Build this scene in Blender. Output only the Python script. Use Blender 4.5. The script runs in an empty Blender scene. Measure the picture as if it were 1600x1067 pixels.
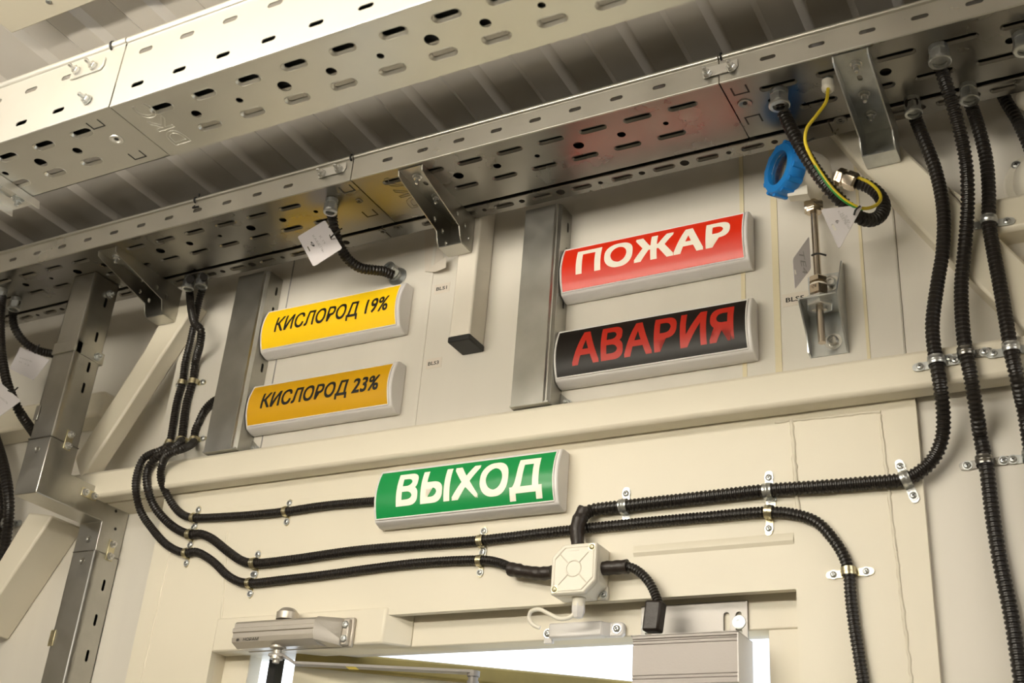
import bpy, bmesh, math, random
from mathutils import Vector, Matrix
random.seed(7)
C = bpy.context.scene.collection
SC = bpy.context.scene
R = math.radians

# ------------------------------------------------------------------ camera
F = 1857.85
RT = Vector((0.88235242, 0.46503761, 0.07207095)).normalized()
DN = Vector((-0.15546697, 0.4326124, -0.88807462)).normalized()
FW = RT.cross(DN).normalized()
CAM = Vector((0, -1.4, 1.6))
cd = bpy.data.cameras.new('camera'); cam = bpy.data.objects.new('camera', cd); C.objects.link(cam)
cd.sensor_width = 36; cd.lens = F/1600*36; cd.clip_start = 0.02; cd.clip_end = 100
cam.matrix_world = Matrix(((RT.x, -DN.x, -FW.x, CAM.x), (RT.y, -DN.y, -FW.y, CAM.y), (RT.z, -DN.z, -FW.z, CAM.z), (0, 0, 0, 1)))
cd.dof.use_dof = True; cd.dof.focus_distance = 1.72; cd.dof.aperture_fstop = 7.0
SC.camera = cam
# ------------------------------------------------------------------ world, exposure, lights
SC.view_settings.view_transform = 'Standard'; SC.view_settings.look = 'None'
SC.view_settings.gamma = 1; SC.view_settings.use_curve_mapping = False
SC.view_settings.exposure = -0.13
w = bpy.data.worlds.new('world'); SC.world = w; w.use_nodes = True
wn = w.node_tree.nodes; bg = wn['Background']; bg.inputs[1].default_value = 3.0
tc = wn.new('ShaderNodeTexCoord'); nz = wn.new('ShaderNodeTexNoise'); nz.inputs['Scale'].default_value = 7
nz.inputs['Detail'].default_value = 3
cr = wn.new('ShaderNodeValToRGB'); cr.color_ramp.elements[0].position = .42; cr.color_ramp.elements[0].color = (.52, .58, .66, 1)
cr.color_ramp.elements[1].position = .6; cr.color_ramp.elements[1].color = (.9, .96, 1.0, 1)
w.node_tree.links.new(tc.outputs['Generated'], nz.inputs['Vector']); w.node_tree.links.new(nz.outputs['Fac'], cr.inputs['Fac'])
w.node_tree.links.new(cr.outputs['Color'], bg.inputs[0])

def area(name, loc, aim, sx, sy, watt, col):
    l = bpy.data.lights.new(name, 'AREA'); l.shape = 'RECTANGLE'; l.size = sx; l.size_y = sy; l.energy = watt; l.color = col
    o = bpy.data.objects.new(name, l); C.objects.link(o); o.location = loc
    o.rotation_euler = (Vector(aim)-Vector(loc)).to_track_quat('-Z', 'Y').to_euler(); return o
LAMPX, LAMPY, LAMPZ = -0.95, -1.40, 2.25
area('tube_lamp_light', (LAMPX, LAMPY+.035, LAMPZ), (LAMPX, 0, LAMPZ+.02), 1.2, .05, 12.5, (1, .92, .77))
area('room_fill_light', (1.5, -1.6, 2.66), (.9, -.8, 0), .6, .3, 7, (1, .96, .93))  # added soft fill from the right, no real lamp behind it
area('ceiling_lamp_light', (-1.0, -1.35, 2.66), (-.9, -.45, 2.0), 1.0, .12, 8, (1, .92, .78))
area('side_fill_light', (1.75, -.95, 2.52), (0, -.6, 2.62), .5, .08, 6.5, (1, .95, .86))  # added side fill that brightens the sloping rib faces of the ceiling
area('far_room_fill_light', (-2.6, -1.8, 2.66), (-2.3, -1.6, 0), .6, .3, 4, (1, .96, .93))  # added weak fill for the far left, no lamp known there

# ------------------------------------------------------------------ photo pixel -> point on a real plane
def ray(u, v): return RT*(u-800)+DN*(v-533.5)+FW*F
def PY(u, v, y=0.0):
    d = ray(u, v); return CAM+d*((y-CAM.y)/d.y)
def PZ(u, v, z=0.0):
    d = ray(u, v); return CAM+d*((z-CAM.z)/d.z)

# ------------------------------------------------------------------ materials
def mat(name, col, rough=.5, metal=0.0, bump=0.0, bscale=40, var=0.0, vscale=8, emit=0.0, coat=0.0, spec=.5, stretch=None, col2=None, rvar=0, alpha=1, trans=0):
    m = bpy.data.materials.new(name); m.use_nodes = True; n = m.node_tree.nodes; L = m.node_tree.links
    b = n['Principled BSDF']; b.inputs['Base Color'].default_value = (*col, 1); b.inputs['Roughness'].default_value = rough
    b.inputs['Metallic'].default_value = metal; b.inputs['Specular IOR Level'].default_value = spec
    b.inputs['Coat Weight'].default_value = coat; b.inputs['Transmission Weight'].default_value = trans
    tc = n.new('ShaderNodeTexCoord'); mp = n.new('ShaderNodeMapping'); L.new(tc.outputs['Object'], mp.inputs[0])
    if stretch: mp.inputs['Scale'].default_value = stretch
    if var or rvar:
        t = n.new('ShaderNodeTexNoise'); t.inputs['Scale'].default_value = vscale; t.inputs['Detail'].default_value = 5
        L.new(mp.outputs[0], t.inputs['Vector'])
        if var:
            mx = n.new('ShaderNodeMix'); mx.data_type = 'RGBA'
            c2 = col2 or tuple(c*(1-var) for c in col)
            mx.inputs[6].default_value = (*c2, 1); mx.inputs[7].default_value = (*col, 1)
            mr = n.new('ShaderNodeMapRange'); mr.inputs[1].default_value = .35; mr.inputs[2].default_value = .62
            L.new(t.outputs['Fac'], mr.inputs[0]); L.new(mr.outputs[0], mx.inputs[0]); L.new(mx.outputs[2], b.inputs['Base Color'])
        if rvar:
            mr = n.new('ShaderNodeMapRange'); mr.inputs[1].default_value = .3; mr.inputs[2].default_value = .7
            mr.inputs[3].default_value = rough-rvar; mr.inputs[4].default_value = rough+rvar
            L.new(t.outputs['Fac'], mr.inputs[0]); L.new(mr.outputs[0], b.inputs['Roughness'])
    if bump:
        t2 = n.new('ShaderNodeTexNoise'); t2.inputs['Scale'].default_value = bscale; t2.inputs['Detail'].default_value = 4
        L.new(mp.outputs[0], t2.inputs['Vector']); bp = n.new('ShaderNodeBump'); bp.inputs['Strength'].default_value = bump
        bp.inputs['Distance'].default_value = .002; L.new(t2.outputs['Fac'], bp.inputs['Height']); L.new(bp.outputs[0], b.inputs['Normal'])
    if emit:
        b.inputs['Emission Color'].default_value = (*col, 1); b.inputs['Emission Strength'].default_value = emit
    return m
M = {}
M['cream'] = mat('cream_paint', (.79, .735, .605), .38, bump=.12, bscale=30, var=.05, vscale=3)
M['panel'] = mat('white_wall_panel', (.75, .715, .645), .42, var=.05, vscale=2, stretch=(6, 6, .6))
M['ceil'] = mat('ceiling_sheet', (.73, .69, .64), .2, var=.04, vscale=3)
M['floor'] = mat('floor_sheet', (.45, .42, .36), .5, var=.2)
M['room'] = mat('room_paint', (.70, .65, .53), .6, var=.04)
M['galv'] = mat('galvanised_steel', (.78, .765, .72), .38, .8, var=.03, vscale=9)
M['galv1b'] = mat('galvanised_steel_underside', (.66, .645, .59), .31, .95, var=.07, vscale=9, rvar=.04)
M['galvb'] = mat('galvanised_steel_dull_shaded', (.29, .28, .26), .29, 1, var=.10, vscale=10, rvar=.04)  # darker copy of the tray steel, shade put into its base colour
M['duct'] = mat('dull_galvanised_sheet', (.50, .49, .45), .33, 1, bump=.05, bscale=200, var=.10, vscale=25, rvar=.05)
M['galvs'] = mat('spangled_steel_profile', (.48, .475, .44), .36, 1, var=.12, vscale=22, rvar=.06)
M['bolt'] = mat('bolt_zinc', (.72, .72, .70), .27, .9)
M['arm'] = mat('grey_arm_paint', (.24, .225, .21), .5, .2)
M['zinc'] = mat('zinc_bright', (.60, .62, .62), .30, .9, bump=.1, bscale=90, var=.15, vscale=50)
M['brassy'] = mat('yellow_zinc', (.66, .60, .40), .28, 1, var=.15, vscale=60)
M['nickel'] = mat('nickel_brass', (.62, .54, .43), .17, 1)
M['stain'] = mat('stainless', (.62, .55, .47), .24, 1)
M['black'] = mat('black_conduit', (.013, .010, .008), .36, spec=.5)
M['sleeve'] = mat('black_shrink_sleeve', (.022, .015, .012), .42, bump=.6, bscale=90)
M['blackp'] = mat('black_plastic', (.012, .012, .012), .5)
M['white'] = mat('white_plastic', (.80, .78, .77), .35)
M['wbox'] = mat('ivory_plastic', (.84, .80, .70), .4)
M['tube'] = mat('white_painted_tube', (.80, .75, .66), .45, var=.05, vscale=9)
M['tag'] = mat('white_tag_plastic', (.64, .61, .63), .4)
M['sticker'] = mat('label_sticker', (.72, .66, .58), .5)
M['ink'] = mat('black_ink', (.01, .01, .01), .5)
M['grey'] = mat('grey_ink', (.35, .34, .34), .5)
M['blue'] = mat('blue_paint', (.012, .21, .62), .38)
M['blackhole'] = mat('dark_recess', (.02, .02, .02), .6)
M['alu'] = mat('satin_aluminium', (.33, .315, .30), .48, .85, bump=.04, bscale=400)
M['alug'] = mat('grey_lacquered_aluminium', (.36, .33, .31), .45, .2, bump=.05, bscale=500)
M['closer'] = mat('silver_lacquer', (.52, .48, .42), .36, .55, bump=.08, bscale=500)
M['glass'] = mat('cap_glass', (.9, .95, .95), .03, trans=1)
M['yel'] = mat('yellow_insulation', (.80, .62, .03), .4)
M['grn'] = mat('green_insulation', (.03, .30, .04), .4)
M['red'] = mat('red_sign_film', (.74, .03, .008), .32, emit=.10)
M['sgreen'] = mat('green_sign_film', (.004, .27, .065), .3, emit=.08)
M['sy1'] = mat('lit_yellow_sign_film', (.95, .60, .008), .28, emit=.25)
M['sy2'] = mat('yellow_sign_film', (.78, .42, .008), .28)
M['sblack'] = mat('black_sign_film', (.014, .011, .009), .4, spec=.3)
M['lwhite'] = mat('white_lettering', (.92, .86, .74), .35, emit=.12)
M['lred'] = mat('red_lettering', (.55, .022, .008), .45)
M['outside'] = mat('snow_ground', (.85, .87, .9), .8)
M['doorp'] = mat('door_leaf_paint', (.86, .78, .58), .45)
M['gasket'] = mat('olive_gasket', (.33, .25, .07), .5, bump=.4, bscale=40, var=.3, vscale=12)
M['lampw'] = mat('lamp_diffuser', (1, .93, .8), .4, emit=3)
M['sealant'] = mat('yellowed_sealant', (.74, .66, .46), .5)
M['boxw'] = mat('lamp_housing_paint', (.72, .67, .55), .45)

# ------------------------------------------------------------------ mesh builder
class MB:
    def __init__(s): s.v = []; s.f = []; s.m = []
    def add(s, vs, fs, mi=0):
        b = len(s.v); s.v += [tuple(p) for p in vs]
        for f in fs: s.f.append(tuple(b+i for i in f)); s.m.append(mi)
        return s
    def box(s, a, b, mi=0):
        x0, x1 = sorted((a[0], b[0])); y0, y1 = sorted((a[1], b[1])); z0, z1 = sorted((a[2], b[2]))
        return s.add([(x0,y0,z0),(x1,y0,z0),(x1,y1,z0),(x0,y1,z0),(x0,y0,z1),(x1,y0,z1),(x1,y1,z1),(x0,y1,z1)],
            [(0,3,2,1),(4,5,6,7),(0,1,5,4),(1,2,6,5),(2,3,7,6),(3,0,4,7)], mi)
    def prism(s, poly, vec, mi=0):
        n = len(poly); vec = Vector(vec); P = [Vector(p) for p in poly]; nn = Vector((0,0,0))
        for i in range(n): nn += P[i].cross(P[(i+1) % n])
        if nn.dot(vec) > 0: P = P[::-1]
        return s.add(P+[p+vec for p in P], [tuple(range(n)), tuple(range(2*n-1, n-1, -1))]+[(i, i+n, (i+1) % n+n, (i+1) % n) for i in range(n)], mi)
    def lathe(s, p, d, prof, seg=20, mi=0, cap=True, rot=0):
        p = Vector(p); d = Vector(d).normalized(); a = d.orthogonal().normalized()
        if abs(d.z) < .9: a = Vector((0,0,1)).cross(d).normalized()
        b = d.cross(a); vs = []; fs = []
        for (h, r) in prof:
            for i in range(seg):
                t = 2*math.pi*i/seg+rot; vs.append(p+d*h+(a*math.cos(t)+b*math.sin(t))*r)
        for j in range(len(prof)-1):
            for i in range(seg):
                k = (i+1) % seg; fs.append((j*seg+i, j*seg+k, (j+1)*seg+k, (j+1)*seg+i))
        if cap:
            if prof[0][1] > 1e-6: fs.append(tuple(range(seg-1, -1, -1)))
            if prof[-1][1] > 1e-6: fs.append(tuple((len(prof)-1)*seg+i for i in range(seg)))
        return s.add(vs, fs, mi)
    def cyl(s, p, q, r, seg=16, mi=0, rot=0):
        p = Vector(p); q = Vector(q); return s.lathe(p, q-p, [(0, r), ((q-p).length, r)], seg, mi, True, rot)
    def tube(s, pts, rad, seg=12, mi=0, cap=True):
        n = len(pts); T = [(pts[min(i+1, n-1)]-pts[max(i-1, 0)]).normalized() for i in range(n)]
        a = T[0].orthogonal().normalized(); vs = []; fs = []
        for i in range(n):
            a = (a-T[i]*a.dot(T[i])).normalized(); b = T[i].cross(a); r = rad[i] if hasattr(rad, '__len__') else rad
            for k in range(seg):
                t = 2*math.pi*k/seg; vs.append(pts[i]+(a*math.cos(t)+b*math.sin(t))*r)
        for j in range(n-1):
            for i in range(seg):
                k = (i+1) % seg; fs.append((j*seg+i, j*seg+k, (j+1)*seg+k, (j+1)*seg+i))
        if cap: fs.append(tuple(range(seg-1, -1, -1))); fs.append(tuple((n-1)*seg+i for i in range(seg)))
        return s.add(vs, fs, mi)
    def mesh(s, name='m'):
        me = bpy.data.meshes.new(name); me.from_pydata(s.v, [], s.f); me.update()
        for p, mi in zip(me.polygons, s.m): p.material_index = mi
        return me

def link(name, me, mats, parent=None, base=None, smooth=35, bevel=0, local=False):
    """link mesh (world coordinates unless local) as one object; origin = parent's base, or own base"""
    o = bpy.data.objects.new(name, me); C.objects.link(o)
    for m in (mats if isinstance(mats, (list, tuple)) else [mats]): me.materials.append(M[m])
    if not local:
        if parent is not None:
            r = parent
            while r.parent: r = r.parent
            me.transform(Matrix.Translation(-r.location))
        else:
            if base is None:
                xs = [v.co for v in me.vertices]
                base = Vector((sum(c.x for c in xs)/len(xs), max(c.y for c in xs), min(c.z for c in xs)))
            me.transform(Matrix.Translation(-Vector(base))); o.location = base
    if parent is not None: o.parent = parent
    if smooth:
        me.polygons.foreach_set('use_smooth', [True]*len(me.polygons)); me.set_sharp_from_angle(angle=R(smooth))
    if bevel:
        b = o.modifiers.new('bevel', 'BEVEL'); b.width = bevel; b.segments = 2; b.limit_method = 'ANGLE'; b.angle_limit = R(40)
    return o
def tag(o, label, cat, group=None):
    o['label'] = label; o['category'] = cat
    if group: o['group'] = group
    return o
def struct(o): o['kind'] = 'structure'; return o
def thing(name, label, cat, loc, group=None, rot=None):
    o = bpy.data.objects.new(name, None); C.objects.link(o); o.empty_display_size = .02; o.location = loc
    if rot: o.rotation_euler = rot
    return tag(o, label, cat, group)
def dup(root, mw, label, group=None):
    r = root.copy(); C.objects.link(r); r.matrix_world = mw; r['label'] = label
    if group: r['group'] = group
    for ch in list(root.children):
        c = ch.copy(); C.objects.link(c); c.parent = r; c.matrix_parent_inverse = Matrix()
        for g in ch.children:
            d = g.copy(); C.objects.link(d); d.parent = c; d.matrix_parent_inverse = Matrix()
    return r

# flat sheets with holes; 2D loops -> mesh, then mapped by origin + u*x + v*y + n*z
def slot(cx, cy, L, W, ang=0, n=7):
    pts = []; r = W/2; h = L/2-r
    for k in range(n): t = -math.pi/2+math.pi*k/(n-1); pts.append((h+r*math.cos(t), r*math.sin(t)))
    for k in range(n): t = math.pi/2+math.pi*k/(n-1); pts.append((-h+r*math.cos(t), r*math.sin(t)))
    c, s = math.cos(ang), math.sin(ang)
    return [(cx+x*c-y*s, cy+x*s+y*c) for x, y in pts]
def disc(cx, cy, r, n=18): return [(cx+r*math.cos(2*math.pi*k/n), cy+r*math.sin(2*math.pi*k/n)) for k in range(n)]
def rect(x0, y0, x1, y1): return [(x0, y0), (x1, y0), (x1, y1), (x0, y1)]
def eval_curve(c):
    o = bpy.data.objects.new('tmp', c); C.objects.link(o)
    dg = bpy.context.evaluated_depsgraph_get(); me = bpy.data.meshes.new_from_object(o.evaluated_get(dg))
    bpy.data.objects.remove(o); bpy.data.curves.remove(c); return me
def sheet(outline, holes, thick, O, U, V, rims=(), rimh=.0025):
    c = bpy.data.curves.new('c', 'CURVE'); c.dimensions = '2D'; c.fill_mode = 'BOTH'; c.extrude = thick/2
    for lp in [outline]+list(holes)+[r[0] for r in rims]:
        sp = c.splines.new('POLY'); sp.points.add(len(lp)-1); sp.use_cyclic_u = True
        for i, (x, y) in enumerate(lp): sp.points[i].co = (x, y, 0, 1)
    me = eval_curve(c); O = Vector(O); U = Vector(U); V = Vector(V); N = U.cross(V)
    mb = MB(); mb.v = [tuple(v.co) for v in me.vertices]; mb.f = [tuple(p.vertices) for p in me.polygons]; mb.m = [0]*len(mb.f)
    bpy.data.meshes.remove(me)
    for outer, inner in rims:      # embossed collar: from the sheet up to a smaller opening
        n = len(outer); lv = [[(x, y, -thick/2) for x, y in outer]]
        mid = [((a[0]*.5+b[0]*.5), (a[1]*.5+b[1]*.5)) for a, b in zip(outer, inner)]
        lv.append([(x, y, rimh*.25) for x, y in mid]); lv.append([(x, y, rimh) for x, y in inner]); lv.append([(x, y, rimh+thick) for x, y in inner])
        lv.append([(x, y, thick/2) for x, y in outer])
        b0 = len(mb.v)
        for l in lv: mb.v += l
        for j in range(4):
            for i in range(n):
                k = (i+1) % n; mb.f.append((b0+j*n+i, b0+j*n+k, b0+(j+1)*n+k, b0+(j+1)*n+i)); mb.m.append(0)
    for outer, inner in rims:
        L = [Vector((x, y, -thick/2)) for x, y in outer]; mb.tube(L+[L[0], L[1]], .00055, 5, 0, False)
    mb.v = [tuple(O+U*x+V*y+N*z) for x, y, z in mb.v]
    return mb

def text2d(s, off=0.0, shear=0.0, res=3, spacing=1.0):
    c = bpy.data.curves.new('t', 'FONT'); c.body = s; c.offset = off; c.shear = shear; c.resolution_u = res; c.space_character = spacing
    me = eval_curve(c)
    bm = bmesh.new(); bm.from_mesh(me); bpy.data.meshes.remove(me); bmesh.ops.remove_doubles(bm, verts=bm.verts, dist=1e-5); return bm
CAPH = .729
def text_on(s, x0, x1, z0, z1, yfun, mats, parent, off=.02, shear=0, name='lettering', spacing=1.0, bend=True):
    """flat lettering bent onto a curved film; off = extra stroke weight made from shifted copies of the fill"""
    bm = text2d(s, 0, shear, 3, spacing)
    mn = min(v.co.x for v in bm.verts)-off; mx = max(v.co.x for v in bm.verts)+off
    for k in range(-2, 10):
        bmesh.ops.bisect_plane(bm, geom=bm.verts[:]+bm.edges[:]+bm.faces[:], plane_co=(0, k/9*CAPH, 0), plane_no=(0, 1, 0))
    base = [v.co.copy() for v in bm.verts]; bm.verts.index_update(); fs = [[v.index for v in f.verts] for f in bm.faces]; bm.free()
    sh = [(0, 0)]+[(off*a, off*b) for a in (-1, -.5, 0, .5, 1) for b in (-1, 0, 1) if a or b] if off else [(0, 0)]
    mb = MB()
    for i, (dx, dy) in enumerate(sh):
        vs = []
        for c in base:
            x = x0+(c.x+dx-mn)/(mx-mn)*(x1-x0); z = z0+(c.y+dy+off)/(CAPH+2*off)*(z1-z0); vs.append((x, yfun(z)-i*4e-6, z))
        mb.add(vs, fs)
    return link(name, mb.mesh(), mats, parent, smooth=0)
def text_frame(s, O, U, V, h, mats, parent, off=.01, name='lettering', outline=0, width=None):
    """flat text; O lower-left, U reading direction, V up (unit), cap height h"""
    bm = text2d(s, off); O = Vector(O); U = Vector(U).normalized(); V = Vector(V).normalized(); k = h/CAPH
    mn = min(v.co.x for v in bm.verts); mx = max(v.co.x for v in bm.verts); kx = width/(mx-mn) if width else k
    if outline:
        bed = [e for e in bm.edges if len(e.link_faces) == 1]; mb = MB()
        for e in bed:
            p, q = [O+U*((v.co.x-mn)*kx)+V*(v.co.y*k) for v in e.verts]
            if (p-q).length > 1e-6: mb.cyl(p, q, outline, 5)
        bm.free(); return link(name, mb.mesh(), mats, parent, smooth=60)
    for v in bm.verts: v.co = O+U*((v.co.x-mn)*kx)+V*(v.co.y*k)
    me = bpy.data.meshes.new(name); bm.to_mesh(me); bm.free()
    return link(name, me, mats, parent, smooth=0)

def spline(pts, ds):
    """centripetal Catmull-Rom through pts, resampled every ds"""
    P = [Vector(p) for p in pts]; P = [P[0]*2-P[1]]+P+[P[-1]*2-P[-2]]; out = []
    for i in range(1, len(P)-2):
        p0, p1, p2, p3 = P[i-1:i+3]
        t0 = 0; t1 = t0+max((p1-p0).length, 1e-5)**.5; t2 = t1+max((p2-p1).length, 1e-5)**.5; t3 = t2+max((p3-p2).length, 1e-5)**.5
        n = 24
        for k in range(n):
            t = t1+(t2-t1)*k/n
            A1 = p0*((t1-t)/(t1-t0))+p1*((t-t0)/(t1-t0)); A2 = p1*((t2-t)/(t2-t1))+p2*((t-t1)/(t2-t1)); A3 = p2*((t3-t)/(t3-t2))+p3*((t-t2)/(t3-t2))
            B1 = A1*((t2-t)/(t2-t0))+A2*((t-t0)/(t2-t0)); B2 = A2*((t3-t)/(t3-t1))+A3*((t-t1)/(t3-t1))
            out.append(B1*((t2-t)/(t2-t1))+B2*((t-t1)/(t2-t1)))
    out.append(P[-2]); res = [out[0]]; acc = 0
    for a, b in zip(out, out[1:]):
        L = (b-a).length
        while acc+L >= ds and L > 0:
            t = (ds-acc)/L; a = a.lerp(b, t); res.append(a.copy()); L = (b-a).length; acc = 0
        acc += L
    return res

# ================================================================== THE SETTING
WL = .055      # depth of the recessed side-bay wall behind the central portal plane y = 0
ZC = 2.75
def boxo(name, a, b, m, parent=None, bevel=0, **k):
    return link(name, MB().box(a, b).mesh(), m, parent, bevel=bevel, smooth=35 if bevel else 0, **k)
struct(boxo('floor', (-3.4, -2.6, -.05), (1.9, .1, 0), 'floor'))
struct(boxo('wall_front', (-3.4, -2.65, 0), (1.9, -2.6, ZC+.05), 'room'))
struct(boxo('wall_left', (-3.45, -2.65, 0), (-3.4, .1, ZC+.05), 'room'))
struct(boxo('wall_right', (1.9, -2.65, 0), (1.95, .1, ZC+.05), 'room'))
# profiled ceiling: trapezoid ribs every 117 mm, running away from the wall
mb = MB(); prof = []; x = -3.45
x0r = -.99-.117*21
xs = [(-3.45, ZC)]
k = x0r
while k < 1.95:
    if k-.068 > -3.44: xs += [(k-.068, ZC), (k-.057, ZC-.009), (k-.013, ZC-.009), (k, ZC)]
    k += .117
xs += [(1.95, ZC)]
poly = [(px, -2.65, pz) for px, pz in xs]+[(1.95, -2.65, ZC+.05), (-3.45, -2.65, ZC+.05)]
n = len(poly); vs = poly+[(p[0], .1, p[2]) for p in poly]
mb.add(vs, [(i, i+n, (i+1) % n+n, (i+1) % n) for i in range(n)])
struct(link('ceiling', mb.mesh(), 'ceil', smooth=0))
# wall seen in the photo, recessed side bays, with the door opening
OX0, OX1, OZ = -1.29, -.382, 1.975
me = sheet([(-3.4, 0), (OX0-.0, 0), (OX0-.0, OZ), (OX1+.0, OZ), (OX1+.0, 0), (1.9, 0), (1.9, ZC), (-3.4, ZC)], [], .03, (0, WL+.015, 0), (1, 0, 0), (0, 0, 1))
struct(link('wall_back', me.mesh(), 'panel', smooth=0, base=(0, WL, 0)))
TN = [0]
def trim(mb, m='cream', bevel=0, smooth=0):
    TN[0] += 1; return struct(link('trim_%d' % TN[0], mb.mesh(), m, bevel=bevel, smooth=smooth or (35 if bevel else 0)))
# portal frame plate around the door, front face on y = 0
pl = sheet([(-1.458, 0), (OX0, 0), (OX0, 2.012), (OX1, 2.012), (OX1, 0), (-.2245, 0), (-.2245, 2.243), (-1.458, 2.243)], [], .012, (0, .006, 0), (1, 0, 0), (0, 0, 1))
struct(link('trim_portal', pl.mesh(), 'cream', smooth=0, base=(-.9, .01, 0), bevel=.002)); bpy.data.objects['trim_portal'].name = 'trim_90'
# door frame: recessed head and posts
trim(MB().box((OX0, .03, 1.972), (OX1, .06, 2.03)), bevel=.002)
trim(MB().box((OX0-.02, .012, 0), (OX0+.0, .08, 2.01)), bevel=.001)
trim(MB().box((OX1, .012, 0), (OX1+.02, .08, 2.01)), bevel=.001)
trim(MB().box((OX1-.045, .032, 0), (OX1, .06, 1.973)), bevel=.001)
trim(MB().box((OX0, .032, 0), (OX0+.05, .06, 1.973)), bevel=.001)
# spacer block under the closer, with its slanted gusset end
trim(MB().prism([(-1.288, -.004, 1.971), (-.975, -.004, 1.971), (-.945, .03, 1.971), (-1.288, .03, 1.971)], (0, 0, .052)), bevel=.003)
# weld beads and ridges on the portal plate
def bead(a, b, r=.0022, m='cream', wob=.0009, n=None):
    a = Vector(a); b = Vector(b); n = n or max(6, int((b-a).length/.006)); rd = random.Random(int(abs(a.x*1e4)+abs(b.z*1e4)))
    pts = [a.lerp(b, i/n)+Vector((rd.uniform(-1, 1), 0, rd.uniform(-1, 1)))*wob for i in range(n+1)]
    return trim(MB().tube(pts, [r*rd.uniform(.7, 1.2) for _ in pts], 7), m, smooth=60)
for u0, v0, u1, v1, r in [(1237, 655, 1247, 800, .003), (1375, 648, 1400, 860, .0022), (1400, 860, 1425, 1067, .0022), (1212, 660, 1375, 643, .002),
                          (355, 830, 345, 990, .002), (268, 850, 220, 1067, .0016), (275, 770, 1000, 672, .0018)]:
    bead(PY(u0, v0), PY(u1, v1), r)
# shallow horizontal folds in the plate above the door
for u0, v0, u1, v1, h in [(402, 853, 1240, 762+70, .004), (990, 868, 1240, 838, .003), (330, 806, 600, 772, .003)]:
    a = PY(u0, v0); b = PY(u1, v1); z = (a.z+b.z)/2
    trim(MB().prism([(a.x, 0, z+h*3), (a.x, -.0022, z+.001), (a.x, -.0022, z-.001), (a.x, 0, z-h*2)], (b.x-a.x, 0, 0)), smooth=20)
# main horizontal beam, and side-bay beams
trim(MB().box((-1.70, -.035, 2.2405), (1.89, 0, 2.2905)), bevel=.006)
trim(MB().box((-1.70, 0.0, 2.2405), (-1.46, WL, 2.2905)))
trim(MB().box((-3.39, -.035+.03, 2.42), (-1.665, WL, 2.47)), bevel=.006)
trim(MB().box((-.168, -.034, 2.437), (1.89, .012, 2.487)), bevel=.006)
# upper centre wall panels (front on y = 0) and the right-hand bay
struct(boxo('wall_upper', (-1.50, 0, 2.2905), (-.231, WL, ZC), 'panel'))
struct(boxo('wall_upper_right', (-.2305, .002, 2.2905), (1.9, WL, ZC), 'panel'))
struct(boxo('wall_lower_right', (-.2245, .010, 0), (1.9, WL, 2.2905), 'panel'))
# panel joints (double ridge with old sealant)
for (u0, v0, u1, v1, w, m) in [(1205, 200, 1217, 568, .0045, 'sealant'), (1338, 340, 1362, 552, .002, 'sealant'), (1391, 320, 1414, 548, .0005, 'panel'),
                               (460, 409, 447, 482, .0008, 'grey'), (1157, 290, 1161, 330, .003, 'sealant'), (424, 520, 408, 600, .001, 'grey'), (662, 480, 655, 655, .003, 'panel')]:
    a = PY(u0, v0); b = PY(u1, v1); x = (a.x+b.x)/2
    z1 = ZC if v0 < 500 else a.z
    trim(MB().box((x-w, -.0012, 2.2905), (x+w, .001, z1)), m)
# diagonal braces: front face outline from the photo on y = -.035, 35 mm deep
def brace(P4, y0=-.035, y1=0.0, m='cream'):
    return trim(MB().prism([PY(u, v, y0) for u, v in P4], (0, y1-y0, 0)), m, bevel=.004)
brace([(223, 550), (116, 716), (126, 750), (137, 731), (306, 473), (262, 480)])
brace([(45, 800), (-40, 940), (-40, 985), (82, 805)], y0=-.02, y1=.055)
brace([(1310, 150), (1402, 222), (1480, 295), (1620, 426), (1620, 535), (1462, 382), (1340, 255), (1260, 160)], y1=.008)
trim(MB().prism([PY(1480, 290, -.0345), PY(1520, 318, -.0345), PY(1530, 360, -.0345), PY(1560, 395, -.0345)], (0, .042, 0)), bevel=.003)

# outside and the opened door leaf
struct(boxo('ground_outside', (-12, .3, -.25), (12, 30, -.2), 'outside'))
dl = thing('door_1', 'cream metal door leaf standing half open outside the doorway', 'door', (-1.17, .04, 0)); dl['kind'] = 'structure'
dd = Vector((.826, .563, 0)); dn = Vector((-.563, .826, 0)); D0 = Vector((-1.144, .054, 0))
def dpt(s, t, z): return D0+dd*s+dn*t+Vector((0, 0, z))
def dbox(s0, s1, t0, t1, z0, z1): return MB().prism([dpt(s0, t0, z0), dpt(s1, t0, z0), dpt(s1, t1, z0), dpt(s0, t1, z0)], (0, 0, z1-z0))
link('door_leaf', dbox(-.02, .86, 0, .05, .02, 1.978).mesh(), 'doorp', dl, smooth=0)
link('gasket', dbox(-.02, .86, -.012, 0, 1.954, 1.980).mesh(), 'gasket', dl, bevel=.004)
link('inner_panel', dbox(.07, .78, -.012, 0, .1, 1.885).mesh(), 'doorp', dl, bevel=.01)
bs = boxo('door_stop_strip', (-1.2, .03, 0), (-1.187, .05, 1.968), 'blackp'); tag(bs, 'black rubber strip standing upright in the left side of the doorway', 'seal')

# lamp housing on the ceiling
lh = thing('lamp_housing', 'flat cream metal box screwed to the ceiling at the upper left corner', 'lamp housing', (-.8, -.76, ZC))
link('housing_body', MB().box((-1.304, -.93, 2.70), (-.25, -.618, ZC-.0005)).mesh(), 'boxw', lh, bevel=.0015)
sp = PZ(76, 2, 2.70)
link('screw', MB().lathe(sp, (0, 0, -1), [(0, .004), (.002, .0038), (.003, .002)], 14).mesh(), 'zinc', lh)
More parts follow.
